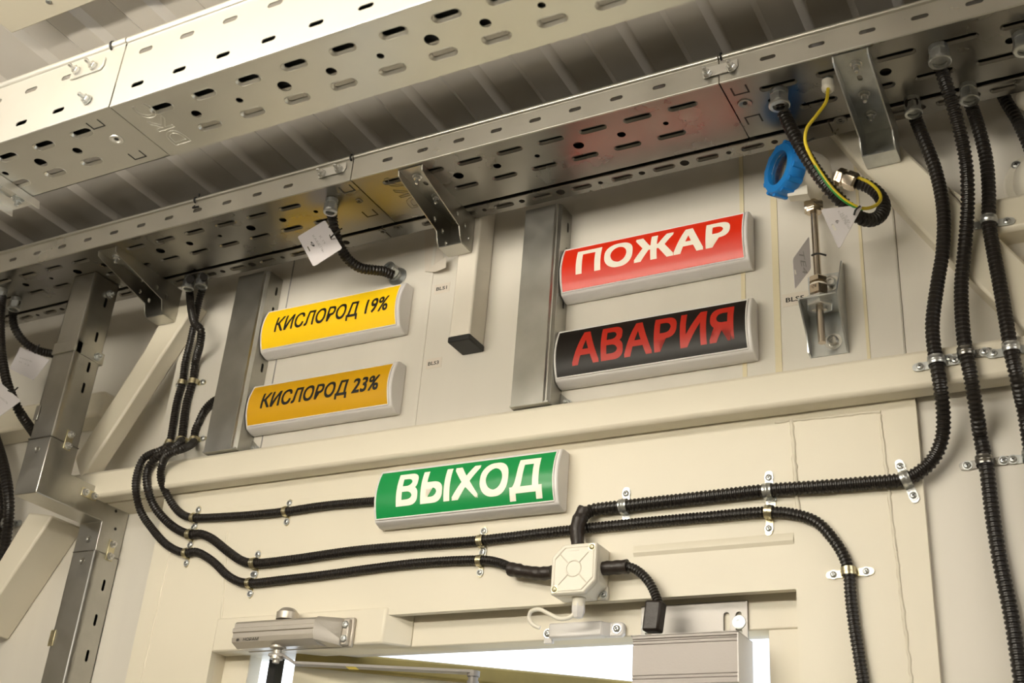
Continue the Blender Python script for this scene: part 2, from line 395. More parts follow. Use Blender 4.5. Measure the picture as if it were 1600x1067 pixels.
# suspended tube lamp behind the photographer that gives the main light
tl = thing('tube_lamp', 'long white tube lamp hung above the camera across the room', 'lamp', (LAMPX, LAMPY, LAMPZ))
link('lamp_body', MB().box((LAMPX-.62, LAMPY-.05, LAMPZ-.03), (LAMPX+.62, LAMPY, LAMPZ+.03)).mesh(), 'white', tl, bevel=.003)
link('diffuser', MB().box((LAMPX-.6, LAMPY, LAMPZ-.025), (LAMPX+.6, LAMPY+.02, LAMPZ+.025)).mesh(), 'lampw', tl, bevel=.004)
for s in (-.5, .5): link('hanger', MB().cyl((LAMPX+s, LAMPY-.03, LAMPZ+.03), (LAMPX+s, LAMPY-.03, ZC), .003).mesh(), 'zinc', tl)

# ================================================================== SMALL HARDWARE
def hexnut(mb, p, d, r, h, mi=0, stud=0, washer=0):
    p = Vector(p); d = Vector(d).normalized(); q = p
    if washer: mb.lathe(q, d, [(0, washer), (.0012, washer)], 20, mi); q = q+d*.0012
    mb.lathe(q, d, [(0, r), (h*.85, r), (h, r*.86)], 6, mi); q = q+d*h
    if stud: mb.lathe(q, d, [(0, r*.48), (stud*.85, r*.48), (stud, r*.34)], 12, mi)
    return mb
def screwhead(p, d, r=.0045, up=(0, 0, 1), mats=('zinc', 'blackhole'), parent=None, washer=True, name='screw'):
    p = Vector(p); d = Vector(d).normalized(); mb = MB(); q = p
    if washer: mb.lathe(q, d, [(0, r*1.35), (.0008, r*1.35)], 18); q = q+d*.0008
    mb.lathe(q, d, [(0, r), (r*.25, r*.97), (r*.45, r*.75), (r*.5, r*.4), (r*.5, 0)], 18)
    a = Vector(up); a = (a-d*a.dot(d)).normalized(); b = d.cross(a); a, b = (a*.9+b*.44), (b*.9-a*.44)
    z = q+d*(r*.5+.00005); w = r*.13; L = r*.55
    for e, f in ((a, b), (b, a)):
        mb.add([z+e*L+f*w, z-e*L+f*w, z-e*L-f*w, z+e*L-f*w], [(0, 1, 2, 3)], 1)
    return link(name, mb.mesh(), list(mats), parent)

# ================================================================== CABLE TRAYS
SL = .0656
def tray(name, label, x0, x1, yf, yb, z, h, front_rows, bot_rows, mat_b, group, lip=.0045, mat_f=None, mirror=False, skip=(), rimh=.0018):
    """perforated tray: bottom sheet, two side walls, rolled top edges. rows: (pos, kind, phase, pitch, L, W, rim)"""
    t = thing(name, label, 'cable tray', ((x0+x1)/2, (yf+yb)/2, z), group)
    def rowholes(rows, lo, hi, vdir=1, v0=0.0):
        hs = []; rm = []
        for (pos, kind, ph, pitch, L, W, rim) in rows:
            k = math.ceil((x0+.02+L/2-ph)/pitch); i = k
            while ph+i*pitch < x1-.02-L/2:
                cx = ph+i*pitch
                if any(a < cx < b for a, b in skip): i += 1; continue
                if kind == 'slot':
                    if rim: rm.append((slot(cx, pos, L+2*rim, W+2*rim), slot(cx, pos, L, W)))
                    else: hs.append(slot(cx, pos, L, W))
                else:
                    r = W[i % len(W)]
                    if r: hs.append(disc(cx, pos, r))
                i += 1
        return hs, rm
    hs, rm = rowholes(bot_rows, x0, x1)
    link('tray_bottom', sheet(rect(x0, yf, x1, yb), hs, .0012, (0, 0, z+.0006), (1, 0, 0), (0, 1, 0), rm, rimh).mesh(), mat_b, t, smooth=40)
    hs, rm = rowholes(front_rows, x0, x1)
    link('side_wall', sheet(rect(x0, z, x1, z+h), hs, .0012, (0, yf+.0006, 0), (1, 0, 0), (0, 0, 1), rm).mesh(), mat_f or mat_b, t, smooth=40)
    link('side_wall', sheet(rect(x0, z, x1, z+h), hs, .0012, (0, yb-.0006, 0), (1, 0, 0), (0, 0, 1), rm).mesh(), 'galvb', t, smooth=40)  # darker steel here paints in the shade inside the tray
    mb = MB(); mb.cyl((x0, yf+.001, z+.0008), (x1, yf+.001, z+.0008), .0016, 10)
    link('bend', mb.mesh(), mat_f or mat_b, t, smooth=60)
    if lip:
        for y, s in ((yf, 1), (yb, -1)):
            mb = MB(); mb.cyl((x0, y+s*lip*.3, z+h+lip*.6), (x1, y+s*lip*.3, z+h+lip*.6), lip, 14)
            mb.box((x0, y+s*.0005-.0006, z+h-.004), (x1, y+s*.0005+.0006, z+h+.001))
            link('rolled_edge', mb.mesh(), mat_f or mat_b, t, smooth=50)
    return t
# lower main tray: y -.214 .. -.087, bottom z 2.63
ZT = 2.63; PH = -.6610
fr2 = [(ZT+.0205, 'slot', -.611, .0628, .019, .0065, 0)]
br2 = [(-.187, 'slot', PH, .0665, .037, .0058, .0026), (-.1335, 'slot', PH+.030, .0665, .037, .0058, .0026),
       (-.161, 'disc', -.629, .0665, .02, (.0080, .0062, .0040), 0)]
GT = 'sections of the lower wide cable tray'
skipM = ((-1.075, -.955), (-.415, -.355))
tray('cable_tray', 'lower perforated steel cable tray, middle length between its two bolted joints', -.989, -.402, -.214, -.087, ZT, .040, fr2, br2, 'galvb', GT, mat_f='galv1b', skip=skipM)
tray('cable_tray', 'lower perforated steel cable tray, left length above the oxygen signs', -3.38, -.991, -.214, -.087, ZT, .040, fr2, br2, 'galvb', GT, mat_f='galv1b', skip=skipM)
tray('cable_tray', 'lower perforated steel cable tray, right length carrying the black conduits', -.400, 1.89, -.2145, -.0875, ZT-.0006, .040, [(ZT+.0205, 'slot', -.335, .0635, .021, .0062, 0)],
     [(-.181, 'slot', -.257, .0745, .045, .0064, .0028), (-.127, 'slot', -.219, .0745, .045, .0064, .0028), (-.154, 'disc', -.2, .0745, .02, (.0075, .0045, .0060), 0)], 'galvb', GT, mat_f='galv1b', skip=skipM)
# narrow tray behind it: y -.079 .. -.049
bB = [(-.0645, 'slot', PZ(904, 287, ZT).x, .0665, .029, .0055, .0026), (-.0645, 'disc', PZ(873, 296.5, ZT).x, .0665, .02, (.0068, .0038, .0048), 0)]
GB = 'sections of the narrow cable tray next to the wall'
skB = ((-1.10, -.955), (-.345, -.25))
for lab, a, b in (('narrow perforated steel tray strip next to the wall, middle length above the hanging white tube', -1.020, -.293),
                  ('narrow perforated steel tray strip next to the wall, left length above the left brace', -3.38, -1.022),
                  ('narrow perforated steel tray strip next to the wall, right length above the right brace', -.291, 1.89)):
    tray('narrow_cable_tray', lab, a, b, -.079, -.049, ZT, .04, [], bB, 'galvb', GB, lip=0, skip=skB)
# knock-outs, rivets and embossing at the joints of the lower tray
def knock(px, py, w, d, parent, open_side=1):
    mb = MB(); z = ZT-.0003-(.0006 if parent is TR else 0); t = .0022
    mb.box((px-w/2, py-d/2, z), (px-w/2+t, py+d/2, z+.0004)); mb.box((px+w/2-t, py-d/2, z), (px+w/2, py+d/2, z+.0004))
    y = py+open_side*d/2; mb.box((px-w/2, y-t/2, z), (px+w/2, y+t/2, z+.0004))
    return link('knockout_cut', mb.mesh(), 'blackhole', parent, smooth=0)
def rivet(px, py, parent, z=ZT, r=.008, m='galvb'):
    if parent is TR: z -= .0006
    mb = MB(); mb.lathe((px, py, z-.0003), (0, 0, 1), [(0, r), (-.0012, r*.93), (-.0012, r*.62), (.0002, r*.5), (.0002, r*.28)], 24, cap=False)
    mb2 = MB(); mb2.lathe((px, py, z-.0004), (0, 0, 1), [(0, r*.32), (.0005, r*.32)], 16)
    link('rivet_ring', mb.mesh(), m, parent, smooth=50); link('rivet_hole', mb2.mesh(), 'blackhole', parent, smooth=0)
trays = {o['label']: o for o in bpy.data.objects if 'label' in o}
TL = trays['lower perforated steel cable tray, left length above the oxygen signs']
TR = trays['lower perforated steel cable tray, right length carrying the black conduits']
TM = trays['lower perforated steel cable tray, middle length between its two bolted joints']
NM = trays['narrow perforated steel tray strip next to the wall, middle length above the hanging white tube']
NL = trays['narrow perforated steel tray strip next to the wall, left length above the left brace']
NR = trays['narrow perforated steel tray strip next to the wall, right length above the right brace']
for (u, v, s, p) in ((542, 295, 1, TL), (578, 333, 1, TL), (1156, 140, 1, TR), (1178, 186, -1, TR)):
    q = PZ(u, v, ZT); knock(q.x, q.y, .022, .016, p, s)
for (u, v, p, r) in ((561, 314, TL, .0065), (1164, 161, TR, .010), (622, 355.5, NM, .0075), (598, 361, NL, .006), (1313, 188, NR, .0095)):
    q = PZ(u, v, ZT); rivet(q.x, q.y, p, r=r)
# embossed maker's letters next to the joint
text_frame('DKC', (-.90, -.112, ZT-.0004), (0, -1, 0), (-1, 0, 0), .045, 'galvb', TM, off=.01, name='embossed_lettering', outline=.00035, width=.085)

# upper tray: y -.647 .. -.540, bottom z 2.46
Z1 = 2.46; P1 = -.6907
fr1 = [(Z1+.0755, 'slot', -.910, .0657, .022, .0075, 0), (Z1+.0225, 'slot', -.9085, .0657, .020, .0068, 0)]
br1 = [(-.6205, 'slot', P1, .0660, .028, .0076, .0034), (-.5705, 'slot', P1+.0325, .0660, .028, .0076, .0034),
       (-.595, 'disc', P1+.0325, .0660, .02, (.0045, .0085, .0065), 0)]
GU = 'sections of the upper cable tray'
sk1 = ((-1.075, -.985),)
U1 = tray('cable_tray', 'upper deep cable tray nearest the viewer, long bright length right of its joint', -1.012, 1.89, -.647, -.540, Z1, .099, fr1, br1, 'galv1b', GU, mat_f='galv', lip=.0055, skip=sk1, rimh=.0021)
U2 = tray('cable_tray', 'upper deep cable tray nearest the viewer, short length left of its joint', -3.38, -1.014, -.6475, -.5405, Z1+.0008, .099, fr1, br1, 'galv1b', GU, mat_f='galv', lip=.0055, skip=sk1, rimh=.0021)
q = PZ(182, 218, Z1); rivet(q.x, q.y, U2, z=Z1+.0008, m='galv', r=.009)
def knock1(u, v, s):
    q = PZ(u, v, Z1); mb = MB(); z = Z1+.0003; w = .02; d = .013; t = .0013; x, y = q.x, q.y
    mb.box((x-w/2, y-d/2, z), (x-w/2+t, y+d/2, z+.0004)); mb.box((x-w/2, y+s*d/2-t/2, z), (x+w/2, y+s*d/2+t/2, z+.0004)); mb.box((x+w/2-t, y-d/2, z), (x+w/2, y+d/2, z+.0004))
    link('knockout_cut', mb.mesh(), 'blackhole', U2, smooth=0)
knock1(149, 195, 1); knock1(214, 243, 1)
text_frame('DKC', (-.965, -.556, Z1-.0004), (0, -1, 0), (-1, 0, 0), .026, 'galv', U1, off=.01, name='embossed_lettering', outline=.00035, width=.080)

for i, (y, dz) in enumerate(((-.630, .016), (-.610, .0165), (-.590, .016), (-.634, .036), (-.614, .0345), (-.594, .0355))):
    o = link('power_cable', MB().tube(spline([(-3.3, y, Z1+dz), (-.9, y+.001, Z1+dz), (1.85, y, Z1+dz)], .05), .0095, 10).mesh(), 'blackp', smooth=60)
    tag(o, 'black cable lying inside the upper perforated tray', 'cable', 'cables inside the upper tray')

# joint plates with bolts
def joint_plate(pts, wpl, y, name_label, nuts, r=.0062, d=(0, -1, 0)):
    """pts: pixel of two ends on plane y; plate height wpl"""
    a = PY(*pts[0], y); b = PY(*pts[1], y); z = (a.z+b.z)/2
    t = thing('joint_plate', name_label, 'joint plate', ((a.x+b.x)/2, y, z), 'tray joint plates')
    mb = MB(); mb.prism([(a.x, y, z-wpl/2), (b.x-.004, y, z-wpl/2), (b.x, y, z-wpl/2+.006), (b.x, y, z+wpl/2), (a.x, y, z+wpl/2)], (0, -.0018, 0))
    link('plate', mb.mesh(), 'galv', t, bevel=.0004)
    for u, v in nuts:
        q = PY(u, v, y-.002); link('bolt', hexnut(MB(), q, d, r, .005, stud=.009, washer=r*1.15).mesh(), 'bolt', t, smooth=30)
    return t
joint_plate([(499, 272), (541, 262)], .016, -.2148, 'small steel plate with two nuts on the lower tray edge above the yellow sign', [(504, 272), (530, 265)])
joint_plate([(1098, 115), (1153, 102)], .016, -.2156, 'small steel plate with two nuts on the lower tray edge at its right joint', [(1105, 116), (1143, 106)], .0058)
joint_plate([(114, 112), (162, 104)], .018, -.6482, 'small steel plate with two nuts on the upper tray side', [(121, 111), (147, 104)], .0055)
q = PY(136, 156, -.649); bn = thing('hex_nut', 'single nut below the joint plate on the upper tray side', 'nut', q)
link('bolt', hexnut(MB(), q, (0, -1, 0), .0055, .005, stud=.008, washer=.007).mesh(), 'zinc', bn, smooth=30)
# black ties / marks clipped over tray lips
def tie(name, label, pts, r, cat='cable tie', group=None, m='blackp'):
    o = link(name, MB().tube([Vector(p) for p in pts], r, 7).mesh(), m, smooth=60); return tag(o, label, cat, group)
def rim_tie(u, v, y, z, lip, label, tail=False):
    p = PY(u, v, y); x = p.x; pts = []
    for k in range(9):
        t = -math.pi*.7+k/8*math.pi*1.4; pts.append((x, y+lip*.3-(lip+.001)*math.cos(t), z+lip*.6+(lip+.001)*math.sin(t)))
    if tail: pts = [(x+.012, y-.002, z-.014), (x, y-.003, z-.014)]+pts+[(x, y+.004, z+.018)]
    tie('cable_tie', label, pts, .0016)
rim_tie(550, 245, -.214, ZT+.040, .0045, 'black tie around the lower tray lip at its left joint')
rim_tie(305, 318, -.214, ZT+.040, .0045, 'black tie with a bent tail on the lower tray lip at left', True)
rim_tie(1127, 92, -.2145, ZT+.040, .0045, 'thin black mark tie over the lower tray lip at its right joint')
rim_tie(175, 78, -.647, Z1+.099, .0055, 'thin dark tie over the upper tray lip')
for i, y in enumerate((-.115, -.135, -.157, -.178)):
    r_ = .0085+.001*(i % 2)
    o = link('power_cable', MB().tube(spline([(-3.3, y, ZT+.0165), (-1.6, y+.002, ZT+.0165), (-.8, y-.002, ZT+.0165), (1.85, y, ZT+.0165)], .05), r_, 10).mesh(), 'blackp', smooth=60)
    tag(o, 'black cable lying inside the lower perforated tray', 'cable', 'cables inside the lower tray')

# ================================================================== CANTILEVER BRACKETS
def bracket(label, x0, x1, yt, yw, zt, zb, htip, bolts, slots_, endbolt, holes=(), m='zinc'):
    """channel bracket under a tray: web on top, two tapering flanges, end plate on the upright"""
    t = thing('tray_bracket', label, 'bracket', ((x0+x1)/2, yw, zb), 'brackets under the lower tray')
    w = x1-x0
    hs = [slot(px-x0, py, .006, .011) if False else [(a, b) for a, b in slot(px-x0, py, .011, .0065, math.pi/2)] for px, py in slots_]
    link('web', sheet(rect(0, yt, w, yw), hs, .002, (x0, 0, zt-.001), (1, 0, 0), (0, 1, 0)).mesh(), m, t)
    for k, (x, nm) in enumerate(((x0, 'flange'), (x1, 'flange'))):
        # outline in (y, z)
        o = [(yt, zt), (yt+.002, zt-htip), (yt+.012, zt-htip-.004), (yw-.042, zt-(zt-zb)*.62), (yw-.036, zb+.006), (yw-.030, zb), (yw, zb), (yw, zt)]
        hh = [slot(py, pz, .009, .006, math.pi/2) for py, pz in holes]
        link(nm, sheet(o, hh, .002, (x, 0, 0), (0, 1, 0), (0, 0, 1)).mesh(), m, t)
    link('end_plate', MB().box((x0, yw-.0025, zb), (x1, yw, zt)).mesh(), m, t)
    link('bottom_lip', MB().box((x0, yw-.030, zb-.001), (x1, yw, zb+.001)).mesh(), m, t)
    for px, py in bolts: link('bolt', hexnut(MB(), (px, py, zt-.002), (0, 0, -1), .0062, .005, stud=.008, washer=.0078).mesh(), 'bolt', t, smooth=30)
    ex, ez = endbolt
    link('bolt', MB().lathe((ex, yw-.0025, ez), (0, -1, 0), [(0, .009), (.0015, .009), (.0016, .0065), (.005, .006), (.0055, .004)], 18).mesh(), 'zinc', t, smooth=30)
    return t
bracket('zinc channel bracket at the right under the lower tray with three nuts in its web', -.2535, -.2105, -.2095, -.036, ZT, 2.572, .010,
        [(-.230, -.186), (-.234, -.124), (-.236, -.080)], [(-.232, -.157)], (-.235, 2.590))
bracket('zinc channel bracket in the middle, its end plate on the hanging white tube', -.9055, -.8645, -.208, -.0485, ZT, 2.568, .010,
        [(-.886, -.186), (-.886, -.130)], [(-.884, -.165)], (-.879, 2.583), [(-.10, 2.607), (-.075, 2.600), (-.062, 2.585)], m='duct')
bracket('grey channel bracket at the left under the lower tray, ending on the left brace', -1.531, -1.490, -.203, -.036, ZT, 2.566, .010,
        [(-1.512, -.178), (-1.512, -.110)], [], (-1.500, 2.580), [(-.095, 2.605), (-.070, 2.60)], m='duct')
# bracket under the upper tray, at the left edge
t = thing('tray_bracket', 'worn steel channel bracket under the upper tray at the left edge', 'bracket', (-1.27, -.6, Z1-.012), 'brackets under the upper tray')
link('web', sheet(rect(-1.315, -.80, -1.262, -.529), [slot(-1.288, -.565, .028, .008, math.pi/2)], .002, (0, 0, Z1-.0005), (1, 0, 0), (0, 1, 0)).mesh(), 'galv', t)
for x in (-1.315, -1.262): link('flange', MB().prism([(x, -.80, Z1), (x, -.529, Z1), (x, -.526, Z1-.010), (x, -.80, Z1-.017)], (.002, 0, 0)).mesh(), 'galv', t)
for y in (-.548, -.585): link('bolt', hexnut(MB(), (-1.279, y, Z1-.002), (0, 0, -1), .0065, .005, stud=.006, washer=.008).mesh(), 'zinc', t, smooth=30)

# ================================================================== UPRIGHT STEEL DUCTS AND HANGING TUBE
def upright(label, x0, x1, z0, z1, slots_z):
    t = thing('steel_duct', label, 'steel duct', ((x0+x1)/2, 0, z0), 'upright steel ducts beside the signs')
    yf = -.039; lipw = .010
    link('front_cover', MB().box((x0, yf-.0012, z0), (x1-lipw+.001, yf, z1)).mesh(), 'galvs', t, bevel=.0004)
    mb = MB()   # folded edge steps beside the cover
    mb.prism([(x1-lipw, yf, z0), (x1-lipw+.0025, yf-.003, z0), (x1-lipw+.004, yf+.0005, z0), (x1-.004, yf+.001, z0), (x1, yf+.004, z0), (x1, yf+.010, z0), (x1-lipw, yf+.010, z0)], (0, 0, z1-z0))
    link('folded_edge', mb.mesh(), 'galvs', t, smooth=0)
    hs = [slot(-.012, z, .017, .0055, math.pi/2) for z in slots_z]
    link('side_wall', sheet(rect(yf+.004, z0, -.0005, z1), hs, .0012, (x1, 0, 0), (0, 1, 0), (0, 0, 1)).mesh(), 'galvs', t)
    link('side_wall', sheet(rect(yf, z0, -.0005, z1), [], .0012, (x0, 0, 0), (0, 1, 0), (0, 0, 1)).mesh(), 'galvs', t)
    link('bottom_lip', MB().box((x0-.001, yf-.002, z0-.001), (x1+.0, -.0005, z0+.0015)).mesh(), 'galvs', t)
    mb = MB(); mb.prism([(x1+.0008, -.002, z0+.001), (x1+.024, -.002, z0+.001), (x1+.024, -.002, z0+.006), (x1+.0008, -.002, z0+.028)], (0, -.0015, 0))
    link('foot_gusset', mb.mesh(), 'galvs', t)
    link('bolt', hexnut(MB(), (x1+.013, -.004, z0+.009), (0, -1, 0), .0055, .0045, stud=.006, washer=.007).mesh(), 'zinc', t, smooth=30)
    return t
upright('upright galvanised duct just left of the two yellow oxygen signs', -1.3515, -1.2845, 2.2925, 2.629, [2.34, 2.395, 2.45, 2.505, 2.56, 2.60])
upright('upright galvanised duct just left of the red and black alarm signs', -.776, -.7155, 2.2925, 2.629, [2.35, 2.41, 2.465, 2.515, 2.555, 2.60])
t = thing('hanging_tube', 'white square steel tube hanging from the middle bracket with a black end cap', 'tube', (-.872, -.024, 2.414))
link('tube_body', MB().box((-.8905, -.046, 2.422), (-.8535, -.0005, 2.75)).mesh(), 'tube', t, bevel=.003)
link('end_cap', MB().box((-.8915, -.047, 2.413), (-.8525, -.0003, 2.423)).mesh(), 'blackp', t, bevel=.002)

# elbowed closed duct at the left: drops from the tray, turns back to the wall, runs down it
DX0, DX1 = -1.645, -1.592
t = thing('cable_duct', 'closed galvanised duct at the left dropping from the tray, cranked back to the wall', 'cable duct', (-1.618, WL, 1.9))
def duct_run(yf, yb, z0, z1, nm, slots_z, cover=True):
    mb = MB().box((DX0, yf, z0), (DX0+.001, yb, z1)); mb.box((DX0, yb-.001, z0), (DX1, yb, z1)); mb.box((DX0, yf, z0), (DX1-.002, yf+.0012, z1))
    o = link(nm, mb.mesh(), 'duct', t)
    hs = [slot(yb-.020, z, .020, .0058, math.pi/2) for z in slots_z]
    o2 = link(nm+'_side', sheet(rect(yf+.006, z0, yb, z1), hs, .0012, (DX1-.0006, 0, 0), (0, 1, 0), (0, 0, 1)).mesh(), 'duct', t)
    mb = MB().prism([(DX1-.004, yf, z0), (DX1-.001, yf-.002, z0), (DX1+.001, yf+.001, z0), (DX1+.001, yf+.012, z0), (DX1-.001, yf+.013, z0), (DX1-.004, yf+.010, z0)], (0, 0, z1-z0))
    link(nm+'_fold', mb.mesh(), 'duct', t)
    return o
duct_run(-.149, -.092, 2.309, ZT-.001, 'upper_run', [2.585, 2.515, 2.455, 2.415, 2.36][0:4])
duct_run(-.002, WL-.002, 1.2, 2.157, 'lower_run', [2.105, 2.045, 1.985, 1.925, 1.86, 1.80, 1.74, 1.68, 1.62, 1.56, 1.50, 1.44, 1.38, 1.32, 1.26])
# elbow pieces (smooth sheet)
mb = MB(); mb.prism([(DX1, -.151, 2.309), (DX1, -.151, 2.209), (DX1, -.002, 2.209), (DX1, -.002, 2.157), (DX1, WL-.002, 2.157), (DX1, WL-.002, 2.262), (DX1, -.090, 2.262), (DX1, -.090, 2.309)], (DX0-.001-DX1, 0, 0))
link('elbow', mb.mesh(), 'duct', t, bevel=.0015)
link('coupling_strip', MB().box((DX0-.0015, -.152, 2.470), (DX1+.001, -.085, 2.492)).mesh(), 'duct', t, bevel=.0005)
link('retaining_clip', MB().box((DX0-.004, -.1515, 2.345), (DX0+.006, -.150, 2.372)).mesh(), 'duct', t, bevel=.0005)
link('retaining_clip', MB().box((DX0-.005, -.004, 1.995), (DX0+.006, -.0025, 2.022)).mesh(), 'brassy', t, bevel=.0005)
for (cy, cz, ln, ang) in ((-.115, 2.315, .034, 1), (-.045, 2.243, .034, 0), (.030, 2.166, .036, 1)):
    a = (.0075, ln/2) if ang else (ln/2, .0075)
    link('coupling_plate', MB().box((DX1+.0005, cy-a[0], cz-a[1]), (DX1+.0022, cy+a[0], cz+a[1])).mesh(), 'brassy', t, bevel=.0005)
    for s in (-1, 1):
        p = (DX1+.0022, cy, cz+s*ln*.3) if ang else (DX1+.0022, cy+s*ln*.3, cz)
        link('bolt', hexnut(MB(), p, (1, 0, 0), .0058, .004, stud=.004, washer=.0066).mesh(), 'bolt', t, smooth=30)
for (x, y, z) in ((-1.618, -.1512, 2.288), (-1.615, -.0025, 2.178), (-1.618, -.0025, 2.140)):
    link('rivet', MB().lathe((x, y, z), (0, -1, 0), [(0, .0065), (.0008, .006), (.0008, .0035), (-.0003, .002)], 20, cap=False).mesh(), 'duct', t, smooth=50)
for (y, z) in ((.022, 2.235), (.030, 2.205)):
    link('hole', MB().lathe((DX1+.0003, y, z), (1, 0, 0), [(0, .0028), (.0003, .0028)], 14).mesh(), 'blackhole', t, smooth=0)
link('seam', MB().box((DX0, -.153, 2.3085), (DX1+.0015, -.090, 2.310)).mesh(), 'galvb', t)
link('seam', MB().box((DX0, -.0035, 2.156), (DX1+.0015, WL-.003, 2.1575)).mesh(), 'galvb', t)
link('bolt', hexnut(MB(), (DX1+.0012, -.108, 2.604), (1, 0, 0), .0062, .005, stud=.006, washer=.008).mesh(), 'zinc', t, smooth=30)
link('bolt', hexnut(MB(), (DX1+.0012, -.100, 2.481), (1, 0, 0), .0062, .005, stud=.006, washer=.008).mesh(), 'zinc', t, smooth=30)

# ================================================================== SIGNS
def sign(label, x0, x1, z0, z1, film, words, ink, tx, tz, off, shear=0, spacing=1.0, group='box signs on the wall'):
    t = thing('box_sign', label, 'sign', ((x0+x1)/2, 0, z0), group)
    D = .022; B = .013; zc = (z0+z1)/2; hh = (z1-z0)/2
    def yy(z, o=0.0):
        q = (z-zc)/hh; return -(D+B*(1-min(1, q*q)))-o
    pr = [(0, z0+.002), (-.004, z0), (-.012, z0), (-D+.001, z0+.0035)]
    n = 14
    for i in range(n+1):
        z = z0+.005+(z1-z0-.008)*i/n; pr.append((yy(z), z))
    pr += [(-D+.002, z1-.0008), (-D+.006, z1), (0, z1)]
    link('sign_body', MB().prism([(x0, a, b) for a, b in pr], (x1-x0, 0, 0)).mesh(), 'white', t, bevel=.0018, smooth=35)
    # curved display film, slightly recessed look: film just proud of the housing, inside a raised rim
    fx0, fx1, fz0, fz1 = x0+.0045, x1-.0075, z0+.0095, z1-.0065
    mb = MB(); vs = []; n = 16
    for i in range(n+1):
        z = fz0+(fz1-fz0)*i/n; vs += [(fx0, yy(z, .0006), z), (fx1, yy(z, .0006), z)]
    mb.add(vs, [(2*i, 2*i+1, 2*i+3, 2*i+2) for i in range(n)])
    fo = link('display_film', mb.mesh(), film, t, smooth=60)
    mb = MB()
    for x in (fx0-.0012, fx1+.0012):
        mb.tube([Vector((x, yy(fz0+(fz1-fz0)*i/16, .0002), fz0+(fz1-fz0)*i/16)) for i in range(17)], .0014, 8)
    for z in (fz0-.0008, fz1+.0008): mb.cyl((fx0-.0012, yy(z, .0002), z), (fx1+.0012, yy(z, .0002), z), .0014, 8)
    link('rim', mb.mesh(), 'white', t, smooth=60)
    text_on(words, tx[0], tx[1], fz0+(fz1-fz0)*tz[0], fz0+(fz1-fz0)*tz[1], lambda z: yy(z, .0010), ink, fo, off, shear, spacing=spacing)
    return t
def tpos(l, b, tp):  # left pixel, right pixel -> x range ; baseline pixel, top pixel -> z range
    return (PY(*l, -.034).x, PY(*b, -.034).x), (PY(*tp[0], -.034).z, PY(*tp[1], -.031).z)
tx, tz = tpos((900, 425), (1141, 372), ((899, 438), (901, 402)))
sign('red box sign with white letters reading FIRE in Russian', -.7135, -.423, 2.466, 2.555, 'red', 'ПОЖАР', 'lwhite', tx, (.29, .86), .032, spacing=1.02)
tx, tz = tpos((893, 578), (1147, 535), ((893, 578), (908, 527)))
sign('black box sign with red letters below the red sign', -.7145, -.4205, 2.3245, 2.414, 'sblack', 'АВАРИЯ', 'lred', tx, (.17, .885), .026)
tx, tz = tpos((427.5, 525), (606, 483), ((428, 525.6), (432, 503)))
sign('brighter yellow box sign reading oxygen 19 percent, upper of two', -1.2825, -.999, 2.467, 2.556, 'sy1', 'КИСЛОРОД 19%', 'ink', tx, (.345, .735), .018, .12)
tx, tz = tpos((406, 643), (592, 603), ((406, 644), (410, 621)))
sign('darker yellow box sign reading oxygen 23 percent, lower of two', -1.2825, -.994, 2.326, 2.412, 'sy2', 'КИСЛОРОД 23%', 'ink', tx, (.345, .735), .022, .12)
tx, tz = tpos((618, 790), (846, 770), ((618, 798), (622, 749)))
sign('green box sign with white letters reading EXIT in Russian above the door', -.9985, -.6965, 2.1385, 2.2265, 'sgreen', 'ВЫХОД', 'lwhite', tx, (.19, .89), .030)

# ================================================================== CORRUGATED CONDUITS
def depth(p): return FW.dot(p-CAM)
def conduit(label, pts, r, pitch=None, group='corrugated black conduits', m='black'):
    pitch = pitch or r*.66; path = spline(pts, pitch/4); pat = (1, 1, .82, .82)
    o = link('corrugated_conduit', MB().tube(path, [r*pat[i % 4] for i in range(len(path))], 14).mesh(), m, smooth=25)
    return tag(o, label, 'conduit', group)
def pp(lst):
    """(u, v, y) triples -> points; y = 'z' + height for a point on a horizontal plane"""
    return [PY(u, v, y) for u, v, y in lst]
rR = .0088; rM = .0078; rL = .0067
BY = -.036          # beam face
c_main = conduit('thick conduit from the right tray bending left to the junction box', [PZ(1424, 160, ZT-.012)]+pp([
    (1428, 178, -.068), (1441, 212, -.062), (1462, 267, -.055), (1474, 330, -.050), (1473, 392, -.047), (1465, 442, -.046), (1457, 505, -.046), (1459, 540, -.046), (1463, 564, -.0455), (1470, 609, -.044),
    (1474, 646, -.030), (1472, 684, -.017), (1460, 714, -.010), (1440, 735, -.009), (1415, 748, -.009), (1350, 755, -.009), (1275, 761, -.009), (1200, 766, -.009), (1100, 777, -.009), (1000, 788, -.009),
    (975, 791, -.009), (945, 794, -.010), (925, 797, -.012), (915, 802, -.018), (908, 812, -.022)]), rR)
c_mid = conduit('second thick conduit from the right running straight down past the portal', [PZ(1466, 82, ZT-.012)]+pp([
    (1470, 105, -.152), (1484, 150, -.135), (1500, 205, -.110), (1510, 260, -.085), (1512, 320, -.065), (1508, 380, -.052), (1502, 450, -.046), (1505, 520, -.046), (1509, 548, -.046), (1517, 590, -.045),
    (1527, 650, -.020), (1532, 684, .0), (1540, 721, .001), (1550, 800, .001), (1562, 875, .001), (1580, 962, .001), (1596, 1065, .001)])+[Vector((-.139, .001, 1.83)), Vector((-.135, .001, 1.5)), Vector((-.133, .001, .9)), Vector((-.133, .001, .02))], rR)
